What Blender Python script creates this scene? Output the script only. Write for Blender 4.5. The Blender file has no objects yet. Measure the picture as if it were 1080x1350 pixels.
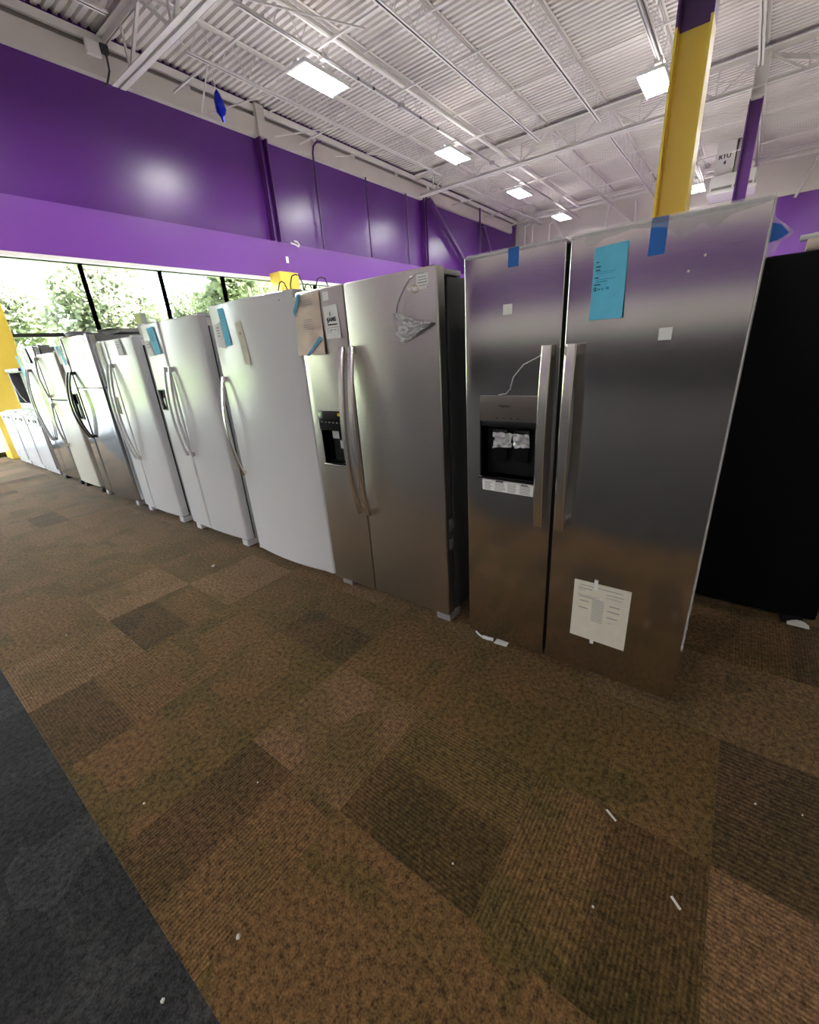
import bpy, bmesh, math, random
from mathutils import Matrix, Vector
random.seed(7)
S = bpy.context.scene
COL = S.collection
R = math.radians

# ------------------------------------------------------------------ camera
CAM_H = 1.43
cam = bpy.data.cameras.new('camera'); cam_o = bpy.data.objects.new('camera', cam); COL.objects.link(cam_o)
cam.sensor_fit = 'HORIZONTAL'; cam.sensor_width = 36.0; cam.lens = 36.0 * 552.26 / 1080.0
cam.clip_start = 0.05; cam.clip_end = 300
BX = ((0.59634896, -0.80007034, -0.0652331), (-0.32820476, -0.16885699, -0.92939171), (0.73256368, 0.5756516, -0.36328459))
rot = Matrix((BX[0], tuple(-a for a in BX[1]), tuple(-a for a in BX[2]))).transposed()
cam_o.matrix_world = Matrix.Translation((0, 0, CAM_H)) @ rot.to_4x4()
S.camera = cam_o

# ------------------------------------------------------------------ sky, sun, exposure
world = bpy.data.worlds.new('sky_world'); S.world = world; world.use_nodes = True
wn = world.node_tree.nodes; wl = world.node_tree.links; wn.clear()
sky = wn.new('ShaderNodeTexSky'); sky.sky_type = 'NISHITA'; sky.sun_disc = False
sky.sun_elevation = R(48); sky.sun_rotation = R(160); sky.dust_density = 2.5; sky.air_density = 1.0
bg = wn.new('ShaderNodeBackground'); bg.inputs['Strength'].default_value = 1.9
wo = wn.new('ShaderNodeOutputWorld')
hs = wn.new('ShaderNodeHueSaturation'); hs.inputs['Saturation'].default_value = .35
wl.new(sky.outputs[0], hs.inputs['Color']); wl.new(hs.outputs[0], bg.inputs[0]); wl.new(bg.outputs[0], wo.inputs[0])
sun = bpy.data.lights.new('sun', 'SUN'); sun.energy = 26.0; sun.angle = R(1.0); sun.color = (1, .96, .9)
sun_o = bpy.data.objects.new('sun', sun); COL.objects.link(sun_o)
sun_o.rotation_euler = Vector((-0.35, 0.62, -0.80)).to_track_quat('-Z', 'Y').to_euler()
LAMP = 88.0          # emission strength of the fluorescent tubes
S.view_settings.view_transform = 'Standard'; S.view_settings.look = 'None'
S.view_settings.gamma = 1.0; S.view_settings.use_curve_mapping = False
S.view_settings.exposure = 1.66
S.cycles.use_denoising = True
S.cycles.max_bounces = 10; S.cycles.diffuse_bounces = 6; S.cycles.glossy_bounces = 5
S.cycles.transparent_max_bounces = 12; S.cycles.caustics_reflective = False; S.cycles.caustics_refractive = False
S.cycles.sample_clamp_indirect = 6.0

# ------------------------------------------------------------------ materials
def mat(name, rgb, rough=.5, metal=0., spec=.5, **k):
    m = bpy.data.materials.new(name); m.use_nodes = True
    b = m.node_tree.nodes['Principled BSDF']
    b.inputs['Base Color'].default_value = (*rgb, 1); b.inputs['Roughness'].default_value = rough
    b.inputs['Metallic'].default_value = metal; b.inputs['Specular IOR Level'].default_value = spec
    for key, v in k.items():
        b.inputs[key].default_value = v
    m.diffuse_color = (*rgb, 1)
    return m
def noisy(m, scale, amount, coord='Object', bump=0., detail=4., stretch=None, rough_amt=0.):
    """vary a material's colour (and relief) with procedural noise"""
    nt = m.node_tree; N = nt.nodes; L = nt.links; b = N['Principled BSDF']
    tc = N.new('ShaderNodeTexCoord'); src = tc.outputs[coord]
    if stretch:
        mp = N.new('ShaderNodeMapping'); mp.inputs['Scale'].default_value = stretch; L.new(src, mp.inputs[0]); src = mp.outputs[0]
    nz = N.new('ShaderNodeTexNoise'); nz.inputs['Scale'].default_value = scale; nz.inputs['Detail'].default_value = detail
    L.new(src, nz.inputs['Vector'])
    base = b.inputs['Base Color'].default_value[:3]
    cr = N.new('ShaderNodeValToRGB')
    cr.color_ramp.elements[0].position = .3; cr.color_ramp.elements[1].position = .7
    cr.color_ramp.elements[0].color = (*[c * (1 - amount) for c in base], 1)
    cr.color_ramp.elements[1].color = (*[min(1, c * (1 + amount)) for c in base], 1)
    L.new(nz.outputs['Fac'], cr.inputs[0]); L.new(cr.outputs[0], b.inputs['Base Color'])
    if bump:
        bp = N.new('ShaderNodeBump'); bp.inputs['Strength'].default_value = bump; bp.inputs['Distance'].default_value = .01
        L.new(nz.outputs['Fac'], bp.inputs['Height']); L.new(bp.outputs[0], b.inputs['Normal'])
    if rough_amt:
        mr = N.new('ShaderNodeMapRange'); r0 = b.inputs['Roughness'].default_value
        mr.inputs['To Min'].default_value = r0 - rough_amt; mr.inputs['To Max'].default_value = r0 + rough_amt
        L.new(nz.outputs['Fac'], mr.inputs['Value']); L.new(mr.outputs[0], b.inputs['Roughness'])
    return m
def steel(name, rgb, rough, stretch=(1, .02, 1)):
    m = mat(name, rgb, rough, 1.0)
    return noisy(m, 700, .05, stretch=stretch, detail=2, rough_amt=.02)

M = {}
M['white'] = mat('white_enamel', (.70, .70, .715), .22)
M['white_side'] = noisy(mat('white_side', (.60, .61, .63), .45), 300, .02, bump=.02)
M['almond'] = mat('almond_enamel', (.66, .63, .55), .25)
M['steel'] = steel('brushed_steel', (.61, .57, .54), .30)
M['steel_near'] = steel('brushed_steel_grey', (.60, .57, .55), .135)
M['steel_gloss'] = mat('smooth_steel', (.50, .50, .51), .14, 1.0)
M['handle'] = mat('satin_handle', (.82, .78, .74), .24, 1.0)
M['handle_dark'] = mat('dark_handle', (.12, .115, .105), .25, 1.0)
M['handle_white'] = mat('white_handle', (.74, .74, .75), .2)
M['side_grey'] = noisy(mat('grey_cabinet', (.055, .056, .058), .5), 400, .06, bump=.03)
M['side_lgrey'] = noisy(mat('silver_cabinet', (.22, .22, .225), .45), 400, .04, bump=.03)
M['black'] = mat('black_plastic', (.006, .006, .007), .35)
M['black_gloss'] = mat('black_gloss', (.004, .004, .005), .12)
M['black_cab'] = mat('black_enamel', (.0025, .0025, .003), .5, spec=.12)
M['gasket'] = mat('gasket', (.012, .012, .013), .7)
M['grey_plastic'] = mat('grey_plastic', (.42, .42, .43), .45)
M['foot_grey'] = mat('foot_grey', (.27, .26, .26), .5)
M['white_plastic'] = mat('white_plastic', (.72, .72, .72), .35)
M['panel_taupe'] = mat('panel_taupe', (.19, .165, .145), .32, .6)
M['paper'] = noisy(mat('paper', (.86, .85, .84), .7), 40, .03)
M['paper_cream'] = noisy(mat('paper_cream', (.70, .66, .54), .8), 30, .04)
M['paper_blue'] = noisy(mat('paper_blue', (.13, .58, .82), .7), 30, .04)
M['kraft'] = noisy(mat('kraft_paper', (.74, .61, .51), .8), 14, .10, bump=.25)
M['tape'] = mat('painters_tape', (.0, .12, .48), .55)
M['tape_light'] = mat('blue_packing_tape', (.02, .28, .52), .4)
M['tape_white'] = mat('white_tape', (.78, .77, .75), .4)
M['ink'] = mat('ink', (.02, .02, .022), .7)
M['ink_grey'] = mat('ink_grey', (.32, .31, .30), .7)
M['ink_blue'] = mat('ink_blue', (.008, .075, .12), .7)
M['gold'] = mat('gold_print', (.62, .40, .07), .35, .6)
M['silver_print'] = mat('silver_print', (.95, .94, .92), .4, .0)
M['yellow_label'] = mat('yellow_label', (.80, .55, .02), .6)
M['lime_label'] = mat('lime_label', (.42, .48, .10), .6)
M['card_grey'] = mat('card_grey', (.38, .37, .36), .7)
M['purple'] = noisy(mat('purple_paint', (.092, .016, .185), .27, spec=.5), 1.3, .02)
M['purple_band'] = noisy(mat('lighter_purple', (.145, .036, .275), .36), 1.3, .02)
M['purple_steel'] = mat('purple_steel_paint', (.075, .014, .13), .35)
M['yellow'] = noisy(mat('yellow_paint', (.84, .61, .08), .38), 3, .03)
M['beige'] = noisy(mat('beige_paint', (.50, .46, .43), .55), 2, .05)
M['wall_white'] = noisy(mat('offwhite_wall', (.62, .58, .55), .7), 1, .03)
M['ceil'] = noisy(mat('ceiling_paint', (.61, .57, .545), .55), .7, .11, stretch=(1, .35, 1))
M['steel_white'] = mat('white_steel_paint', (.66, .63, .61), .5)
M['steel_shadow'] = mat('raw_grey_steel', (.22, .20, .19), .6)
M['conduit'] = mat('conduit', (.45, .44, .43), .4, .7)
M['cable'] = mat('dark_cable', (.03, .03, .032), .6)
M['frame'] = mat('bronze_frame', (.022, .024, .022), .4, .4)
M['trim_white'] = mat('white_trim', (.75, .73, .72), .5)
M['bark'] = noisy(mat('bark', (.10, .075, .05), .9), 8, .3)
M['concrete'] = noisy(mat('asphalt', (.20, .20, .205), .9), .5, .12)
M['lawn'] = noisy(mat('lawn', (.16, .24, .07), .9), 2, .3)
M['fixture'] = mat('white_fixture', (.72, .72, .72), .4)
M['reflector'] = mat('fixture_reflector', (.16, .17, .19), .25, .0)
M['dish_grey'] = mat('dishwasher_grey', (.22, .23, .24), .45)
M['foil'] = mat('blue_foil', (.0, .012, .42), .22, .5)
M['board_dark'] = noisy(mat('dark_circuit', (.035, .035, .037), .5), 60, .8)
M['scrap'] = mat('scrap_white', (.66, .64, .6), .7)
M['vinyl'] = noisy(mat('bounce_vinyl', (.66, .63, .60), .35), 1.5, .05)
M['base_dark'] = noisy(mat('charcoal_wall', (.03, .03, .033), .8), 2, .1)

def leafmat(name, rgb):
    m = bpy.data.materials.new(name); m.use_nodes = True; nt = m.node_tree; N = nt.nodes; L = nt.links; N.clear()
    d = N.new('ShaderNodeBsdfDiffuse'); t = N.new('ShaderNodeBsdfTranslucent'); mx = N.new('ShaderNodeMixShader'); o = N.new('ShaderNodeOutputMaterial')
    oi = N.new('ShaderNodeTexCoord'); nz = N.new('ShaderNodeTexNoise'); nz.inputs['Scale'].default_value = .9
    cr = N.new('ShaderNodeValToRGB'); cr.color_ramp.elements[0].position = .35; cr.color_ramp.elements[1].position = .68
    cr.color_ramp.elements[0].color = (*[c * .7 for c in rgb], 1); cr.color_ramp.elements[1].color = (*[min(1, c * 1.6) for c in rgb], 1)
    L.new(oi.outputs['Object'], nz.inputs['Vector']); L.new(nz.outputs['Fac'], cr.inputs[0])
    L.new(cr.outputs[0], d.inputs[0]); L.new(cr.outputs[0], t.inputs[0])
    mx.inputs[0].default_value = .45; L.new(d.outputs[0], mx.inputs[1]); L.new(t.outputs[0], mx.inputs[2]); L.new(mx.outputs[0], o.inputs[0])
    return m
M['leaf_a'] = leafmat('leaf_green', (.125, .150, .080)); M['leaf_b'] = leafmat('leaf_pale', (.165, .185, .125))

def glassmat(name, tint, rough=.0, ior=1.45, haze=0.):
    m = bpy.data.materials.new(name); m.use_nodes = True; nt = m.node_tree; N = nt.nodes; L = nt.links; N.clear()
    t = N.new('ShaderNodeBsdfTransparent'); t.inputs[0].default_value = (*tint, 1)
    g = N.new('ShaderNodeBsdfGlossy'); g.inputs['Roughness'].default_value = rough
    f = N.new('ShaderNodeFresnel'); ge = N.new('ShaderNodeNewGeometry'); mi = N.new('ShaderNodeMapRange')
    mi.inputs['To Min'].default_value = ior; mi.inputs['To Max'].default_value = 1 / ior      # same reflection from either side of the thin pane
    L.new(ge.outputs['Backfacing'], mi.inputs['Value']); L.new(mi.outputs[0], f.inputs[0])
    mx = N.new('ShaderNodeMixShader'); o = N.new('ShaderNodeOutputMaterial')
    L.new(f.outputs[0], mx.inputs[0]); L.new(t.outputs[0], mx.inputs[1]); L.new(g.outputs[0], mx.inputs[2])
    out = mx
    if haze:
        d = N.new('ShaderNodeBsdfDiffuse'); d.inputs[0].default_value = (.95, .95, .96, 1)
        m2 = N.new('ShaderNodeMixShader'); m2.inputs[0].default_value = haze
        L.new(mx.outputs[0], m2.inputs[1]); L.new(d.outputs[0], m2.inputs[2]); out = m2
    L.new(out.outputs[0], o.inputs[0]); return m
M['glass'] = glassmat('window_glass', (.95, .97, .96))
M['film'] = glassmat('plastic_film', (.93, .93, .94), .12, 1.9, .10)
M['film_white'] = glassmat('crinkled_film', (.93, .93, .94), .10, 4.0, .5)
M['film_thin'] = glassmat('plastic_wrap', (.97, .97, .97), .2, 1.3, .2)

def emitmat(name, rgb, s):
    m = bpy.data.materials.new(name); m.use_nodes = True; nt = m.node_tree; nt.nodes.clear()
    e = nt.nodes.new('ShaderNodeEmission'); e.inputs[0].default_value = (*rgb, 1); e.inputs[1].default_value = s
    o = nt.nodes.new('ShaderNodeOutputMaterial'); nt.links.new(e.outputs[0], o.inputs[0]); return m
M['tube'] = emitmat('lit_tube', (1, .97, .95), LAMP)
M['uplight'] = emitmat('added_uplight', (1, .95, .92), LAMP * .05)

def carpetmat(name, c0, c1, c2, rib=0., ribdir='X', patch=0.):
    """loop-pile carpet: three yarn colours in soft blocks, fine tufts, optional ribs"""
    m = bpy.data.materials.new(name); m.use_nodes = True; nt = m.node_tree; N = nt.nodes; L = nt.links; b = N['Principled BSDF']
    b.inputs['Roughness'].default_value = .95; b.inputs['Specular IOR Level'].default_value = .15; b.inputs['Sheen Weight'].default_value = .12; b.inputs['Sheen Roughness'].default_value = .4
    tc = N.new('ShaderNodeTexCoord'); oi = N.new('ShaderNodeObjectInfo')
    ad = N.new('ShaderNodeVectorMath'); ad.operation = 'ADD'; sc = N.new('ShaderNodeVectorMath'); sc.operation = 'SCALE'
    cx = N.new('ShaderNodeCombineXYZ'); L.new(oi.outputs['Random'], cx.inputs[0]); L.new(oi.outputs['Random'], cx.inputs[1])
    L.new(cx.outputs[0], sc.inputs[0]); sc.inputs['Scale'].default_value = 37.0
    L.new(tc.outputs['Object'], ad.inputs[0]); L.new(sc.outputs[0], ad.inputs[1])
    def noise(scale, detail, stretch=None):
        n = N.new('ShaderNodeTexNoise'); n.inputs['Scale'].default_value = scale; n.inputs['Detail'].default_value = detail
        s = ad.outputs[0]
        if stretch:
            mp = N.new('ShaderNodeMapping'); mp.inputs['Scale'].default_value = stretch; L.new(s, mp.inputs[0]); s = mp.outputs[0]
        L.new(s, n.inputs['Vector']); return n.outputs['Fac']
    blocks = N.new('ShaderNodeTexVoronoi'); blocks.distance = 'CHEBYCHEV'; blocks.inputs['Scale'].default_value = 3.6
    L.new(ad.outputs[0], blocks.inputs['Vector'])
    tone = N.new('ShaderNodeSeparateColor'); L.new(blocks.outputs['Color'], tone.inputs[0])
    n1 = noise(5, 3)
    add = N.new('ShaderNodeMath'); add.operation = 'MULTIPLY_ADD'; L.new(tone.outputs[0], add.inputs[0]); add.inputs[1].default_value = .45
    L.new(n1, add.inputs[2])
    ad2 = N.new('ShaderNodeMath'); ad2.operation = 'MULTIPLY_ADD'; L.new(oi.outputs['Random'], ad2.inputs[0]); ad2.inputs[1].default_value = .14; L.new(add.outputs[0], ad2.inputs[2])
    cr = N.new('ShaderNodeValToRGB'); e = cr.color_ramp.elements
    e[0].position = .45; e[0].color = (*c0, 1); e[1].position = 1.0; e[1].color = (*c2, 1)
    k = e.new(.72); k.color = (*c1, 1)
    L.new(ad2.outputs[0], cr.inputs[0])
    tuft = noise(170, 3); tuft2 = noise(55, 2)
    tm = N.new('ShaderNodeMath'); tm.operation = 'ADD'; L.new(tuft, tm.inputs[0]); L.new(tuft2, tm.inputs[1])
    mr = N.new('ShaderNodeMapRange'); mr.inputs['From Min'].default_value = .72; mr.inputs['From Max'].default_value = 1.28
    mr.inputs['To Min'].default_value = .38; mr.inputs['To Max'].default_value = 1.62; L.new(tm.outputs[0], mr.inputs['Value'])
    mul = N.new('ShaderNodeVectorMath'); mul.operation = 'SCALE'; L.new(cr.outputs[0], mul.inputs[0]); L.new(mr.outputs[0], mul.inputs['Scale'])
    col = mul.outputs[0]; height = tm.outputs[0]
    if patch:
        sx = N.new('ShaderNodeSeparateXYZ'); L.new(tc.outputs['Object'], sx.inputs[0])
        px = N.new('ShaderNodeMath'); px.operation = 'MULTIPLY_ADD'; L.new(n1, px.inputs[0]); px.inputs[1].default_value = .05; L.new(sx.outputs[0], px.inputs[2])
        pm = N.new('ShaderNodeMapRange'); L.new(px.outputs[0], pm.inputs['Value']); pm.inputs['From Min'].default_value = .02; pm.inputs['From Max'].default_value = .045
        pm.inputs['To Min'].default_value = patch; pm.inputs['To Max'].default_value = 1.0
        pv = N.new('ShaderNodeVectorMath'); pv.operation = 'SCALE'; L.new(col, pv.inputs[0]); L.new(pm.outputs[0], pv.inputs['Scale']); col = pv.outputs[0]
    if rib:
        w = N.new('ShaderNodeTexWave'); w.bands_direction = ribdir; w.inputs['Scale'].default_value = 26.0 if rib < 1 else 20.0
        w.inputs['Distortion'].default_value = .8; w.inputs['Detail'].default_value = 2
        L.new(tc.outputs['Object'], w.inputs['Vector'])
        wr = N.new('ShaderNodeMapRange'); wr.inputs['To Min'].default_value = 1 - .36 * min(1, rib); wr.inputs['To Max'].default_value = 1.12; L.new(w.outputs['Fac'], wr.inputs['Value'])
        m2 = N.new('ShaderNodeVectorMath'); m2.operation = 'SCALE'; L.new(col, m2.inputs[0]); L.new(wr.outputs[0], m2.inputs['Scale']); col = m2.outputs[0]
        hh = N.new('ShaderNodeMath'); hh.operation = 'MULTIPLY_ADD'; L.new(w.outputs['Fac'], hh.inputs[0]); hh.inputs[1].default_value = .8; L.new(height, hh.inputs[2]); height = hh.outputs[0]
    L.new(col, b.inputs['Base Color'])
    bp = N.new('ShaderNodeBump'); bp.inputs['Strength'].default_value = .6; bp.inputs['Distance'].default_value = .004
    L.new(height, bp.inputs['Height']); L.new(bp.outputs[0], b.inputs['Normal'])
    return m
br = [(.092, .063, .020), (.122, .076, .025), (.152, .084, .032)]
M['carpet'] = carpetmat('brown_carpet', *br)
M['carpet_rib'] = carpetmat('brown_ribbed_carpet', *br, rib=.3, patch=.66)
M['carpet_dark'] = carpetmat('dark_ribbed_carpet', (.074, .050, .018), (.090, .058, .022), (.115, .068, .030), rib=1., ribdir='Y')
M['carpet_tan'] = carpetmat('tan_carpet', (.12, .076, .028), (.155, .093, .036), (.185, .105, .048), rib=.3)
M['charcoal'] = carpetmat('charcoal_carpet', (.026, .0255, .026), (.032, .0315, .032), (.048, .047, .047))

# ------------------------------------------------------------------ mesh helpers
def wloc(o):
    v = Vector((0, 0, 0))
    while o: v += Vector(o.location); o = o.parent
    return v
class MB:
    def __init__(s): s.bm = bmesh.new()
    def face(s, pts):
        return s.bm.faces.new([s.bm.verts.new(p) for p in pts])
    def box(s, x0, x1, y0, y1, z0, z1, bev=0., seg=2):
        v = [s.bm.verts.new((x, y, z)) for x in (x0, x1) for y in (y0, y1) for z in (z0, z1)]
        fs = [s.bm.faces.new([v[i] for i in q]) for q in ((0, 1, 3, 2), (4, 6, 7, 5), (0, 4, 5, 1), (2, 3, 7, 6), (0, 2, 6, 4), (1, 5, 7, 3))]
        if bev:
            es = {e for f in fs for e in f.edges}
            bmesh.ops.bevel(s.bm, geom=list(es), offset=bev, segments=seg, profile=.6, affect='EDGES')
        return s
    def rings(s, rs, caps=True, closed=True):
        rv = [[s.bm.verts.new(p) for p in r] for r in rs]; n = len(rs[0])
        for a, b in zip(rv, rv[1:]):
            for i in range(n if closed else n - 1):
                j = (i + 1) % n; s.bm.faces.new((a[i], a[j], b[j], b[i]))
        if caps:
            s.bm.faces.new(rv[0][::-1]); s.bm.faces.new(rv[-1])
        return s
    def tube(s, pts, r, n=6, rect=None):
        pts = [Vector(p) for p in pts]; rs = []; up = None
        for i, p in enumerate(pts):
            t = (pts[min(i + 1, len(pts) - 1)] - pts[max(i - 1, 0)]).normalized()
            if up is None:
                up = Vector((0, 0, 1)) if abs(t.z) < .9 else Vector((0, 1, 0))
            a = t.cross(up).normalized(); u = a.cross(t).normalized(); up = u
            if rect:
                w, h = rect; prof = [(-w, -h), (w, -h), (w, h), (-w, h)]
                rs.append([p + a * c + u * d for c, d in prof])
            else:
                rs.append([p + a * r * math.cos(2 * math.pi * k / n) + u * r * math.sin(2 * math.pi * k / n) for k in range(n)])
        return s.rings(rs)
    def bar(s, a, b, w, h):
        return s.tube([a, b], 0, rect=(w / 2, h / 2))
    def cyl(s, c, r, h, axis='z', n=14):
        d = {'x': (h, 0, 0), 'y': (0, h, 0), 'z': (0, 0, h)}[axis]
        return s.tube([c, (c[0] + d[0], c[1] + d[1], c[2] + d[2])], r, n)
    def grid(s, fn, nu, nv):
        g = [[s.bm.verts.new(fn(u / nu, v / nv)) for v in range(nv + 1)] for u in range(nu + 1)]
        for u in range(nu):
            for v in range(nv): s.bm.faces.new((g[u][v], g[u + 1][v], g[u + 1][v + 1], g[u][v + 1]))
        return s
    def mesh(s, name, m, loc=Vector((0, 0, 0)), ang=32):
        bmesh.ops.recalc_face_normals(s.bm, faces=s.bm.faces[:])
        for v in s.bm.verts: v.co -= loc
        for f in s.bm.faces: f.smooth = True
        for e in s.bm.edges:
            if len(e.link_faces) == 2: e.smooth = e.calc_face_angle(0) < R(ang)
        me = bpy.data.meshes.new(name); s.bm.to_mesh(me); s.bm.free()
        for mm in (m if isinstance(m, (list, tuple)) else [m]): me.materials.append(mm)
        return me
    def build(s, name, m, parent=None, cut=None, ang=32, **props):
        L0 = wloc(parent) if parent else Vector((0, 0, 0))
        o = bpy.data.objects.new(name, s.mesh(name, m, ang=ang) if cut else s.mesh(name, m, L0, ang)); COL.objects.link(o)
        if cut:
            c = MB()
            for q in cut: c.box(*q[:6], bev=q[6] if len(q) > 6 else 0)
            bmesh.ops.recalc_face_normals(c.bm, faces=c.bm.faces[:])
            cme = bpy.data.meshes.new('cutter'); c.bm.to_mesh(cme); c.bm.free()
            co = bpy.data.objects.new('cutter', cme); COL.objects.link(co)
            md = o.modifiers.new('cut', 'BOOLEAN'); md.operation = 'DIFFERENCE'; md.solver = 'EXACT'; md.object = co
            dg = bpy.context.evaluated_depsgraph_get(); dg.update()
            nm = bpy.data.meshes.new_from_object(o.evaluated_get(dg)); old = o.data
            o.modifiers.clear(); o.data = nm; bpy.data.objects.remove(co); bpy.data.meshes.remove(old); bpy.data.meshes.remove(cme)
            nm.name = name; nm.transform(Matrix.Translation(-L0))
        o.parent = parent
        for k, v in props.items(): o[k] = v
        return o
def thing(name, label, cat, loc, group=None):
    o = bpy.data.objects.new(name, None); COL.objects.link(o); o.location = loc; o.empty_display_size = .1
    o['label'] = label; o['category'] = cat
    if group: o['group'] = group
    return o
def tag(o, label, cat, group=None):
    o['label'] = label; o['category'] = cat
    if group: o['group'] = group
    return o
def struct(o, label=None):
    o['kind'] = 'structure'
    if label: o['label'] = label
    return o
def copy_tree(o, parent=None):
    c = o.copy(); COL.objects.link(c); c.parent = parent
    for ch in list(o.children): copy_tree(ch, c)
    return c
def text_mesh(txt, size, x, y, z, m, parent, name, shear=0., bold=0., align='LEFT', tilt=0.):
    """flat lettering on a surface that faces -x"""
    cu = bpy.data.curves.new(name, 'FONT'); cu.body = txt; cu.size = size; cu.shear = shear; cu.offset = bold; cu.extrude = .0002; cu.align_x = align; cu.resolution_u = 3
    tmp = bpy.data.objects.new('tmp_text', cu); COL.objects.link(tmp)
    dg = bpy.context.evaluated_depsgraph_get(); dg.update()
    me = bpy.data.meshes.new_from_object(tmp.evaluated_get(dg)); bpy.data.objects.remove(tmp); bpy.data.curves.remove(cu)
    W = Matrix(((0, 0, -1, x), (-1, 0, 0, y), (0, 1, 0, z), (0, 0, 0, 1))) @ Matrix.Rotation(tilt, 4, 'Z')
    me.transform(Matrix.Translation(-wloc(parent)) @ W)
    me.materials.clear(); me.materials.append(m); me.name = name
    o = bpy.data.objects.new(name, me); COL.objects.link(o); o.parent = parent
    return o
def sheet(mb, c4, x, th=.0012, curl=0., nu=5, nv=8, wob=0., seed=0):
    """thin sheet facing -x; c4 = (y,z) of top-left, top-right, bottom-right, bottom-left"""
    rn = random.Random(seed); ph = [rn.uniform(0, 6) for _ in range(6)]
    def P(u, v, off):
        a = [c4[0][i] * (1 - u) + c4[1][i] * u for i in (0, 1)]; b = [c4[3][i] * (1 - u) + c4[2][i] * u for i in (0, 1)]
        y = a[0] * (1 - v) + b[0] * v; z = a[1] * (1 - v) + b[1] * v
        d = curl * v ** 3 + wob * (.5 + .5 * math.sin(u * 7 + ph[0]) * math.sin(v * 6 + ph[1])) * (1 - abs(2 * u - 1) ** 4)
        return (x - d - off, y, z)
    f = [[mb.bm.verts.new(P(u / nu, v / nv, th)) for v in range(nv + 1)] for u in range(nu + 1)]
    k = [[mb.bm.verts.new(P(u / nu, v / nv, 0)) for v in range(nv + 1)] for u in range(nu + 1)]
    for u in range(nu):
        for v in range(nv):
            mb.bm.faces.new((f[u][v], f[u + 1][v], f[u + 1][v + 1], f[u][v + 1])); mb.bm.faces.new((k[u][v], k[u][v + 1], k[u + 1][v + 1], k[u + 1][v]))
    for u in range(nu):
        mb.bm.faces.new((f[u][0], k[u][0], k[u + 1][0], f[u + 1][0])); mb.bm.faces.new((f[u][nv], f[u + 1][nv], k[u + 1][nv], k[u][nv]))
    for v in range(nv):
        mb.bm.faces.new((f[0][v], f[0][v + 1], k[0][v + 1], k[0][v])); mb.bm.faces.new((f[nu][v], k[nu][v], k[nu][v + 1], f[nu][v + 1]))
    return mb
def lines(mb, rows, x):
    for y0, y1, z, h in rows: mb.box(x - .0004, x, min(y0, y1), max(y0, y1), z - h / 2, z + h / 2)
    return mb

# ------------------------------------------------------------------ floor
CE = 0.06                                             # carpet edge (x)
fl = MB().box(-10, 25, -10, 11, -.12, -.008).build('floor', M['base_dark']); struct(fl, 'store floor laid with brown carpet tiles and charcoal broadloom')
MB().box(-10, CE, -10, 11, -.008, .0, ).build('walkway_carpet', M['charcoal'], fl, label='charcoal broadloom carpet beside the brown tiles')
MB().box(CE + 2.995, 25, -10, 11, -.008, -.001).build('bounce_floor', M['vinyl'], fl, label='pale vinyl floor added behind the fridge row to bounce light up')  # hidden pale floor added to bounce lamp light onto the ceiling
TS = .5
def tilemesh(m):
    return MB().box(-TS / 2 + .0002, TS / 2 - .0002, -TS / 2 + .0002, TS / 2 - .0002, -.008, 0, bev=.0006, seg=1).mesh('carpet_tile', m)
tm_ = {k: tilemesh(M[k]) for k in ('carpet', 'carpet_rib', 'carpet_dark', 'carpet_tan')}
special = {(2, -1): ('carpet_dark', 1), (1, 0): ('carpet_rib', 1), (1, -1): ('carpet_tan', 0), (2, -2): ('carpet_tan', 0), (1, 1): ('carpet_rib', 0), (1, 2): ('carpet_tan', 1), (0, 2): ('carpet_rib', 3), (2, 3): ('carpet_rib', 0),
           (1, 5): ('carpet_rib', 0), (0, 4): ('carpet_rib', 0), (2, 1): ('carpet', 1), (2, 0): ('carpet', 0), (2, 2): ('carpet', 2), (0, 0): ('carpet', 0), (0, 1): ('carpet', 3), (3, -1): ('carpet_tan', 0), (0, 3): ('carpet', 0), (1, 3): ('carpet', 1), (1, 4): ('carpet', 0)}
for i in range(6):
    for j in range(-4, 22):
        if i > 3 and j > 0: continue
        k, q = special.get((i, j), (random.choices(['carpet', 'carpet_rib', 'carpet_tan', 'carpet_dark'], [7, 1.8, .7, .0])[0], random.randint(0, 3)))
        o = bpy.data.objects.new('carpet_tile', tm_[k]); COL.objects.link(o); o.parent = fl
        o.location = (CE + TS * (i + .5), -.17 + TS * (j + .5), 0.0); o.rotation_euler.z = q * math.pi / 2
for (y0, y1) in ((.83 - 4 * TS, .83),):
    pass
MB().box(CE, CE + 3, -10, -2.17, -.008, -.001).box(CE + 2, CE + 3, .33, 11, -.008, -.001).build('brown_carpet', M['carpet'], fl)
MB().box(CE, CE + 2, 10.83, 11, -.008, -.001).build('brown_carpet', M['carpet'], fl)

# ------------------------------------------------------------------ walls
HD = 3.55          # window head
w = MB()
w.box(-10, 25, 11, 11.25, HD, 7.75)                                  # above the glazing
w.box(16.2, 25, 11, 11.25, 0, HD)
wl_ = struct(w.build('wall_left', M['purple']), 'purple painted wall above the row of windows')
MB().box(-10, -3.92, 10.95, 11.25, 0, HD).build('lower_wall', M['wall_white'], wl_, label='off-white wall beside the windows')
MB().box(-10, 24.1, 10.88, 11, HD - .03, 4.42).build('bulkhead', M['purple_band'], wl_, label='purple bulkhead over the windows, lit tone in its colour')  # lighter purple puts the stronger light on this band into its colour
t = struct(MB().box(-10, 16.2, 10.86, 11.02, HD - .10, HD - .03).build('trim_1', M['trim_white']), 'white trim strip under the purple bulkhead')
t2 = struct(MB().box(-10, 24.2, 10.86, 11, 6.70, 7.10).build('trim_2', M['beige']), 'beige beam strip along the top of the purple wall')
MB().box(-10, 25, 10.95, 11, 7.10, 7.22).build('shadow_gap', M['steel_shadow'], t2)
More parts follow.
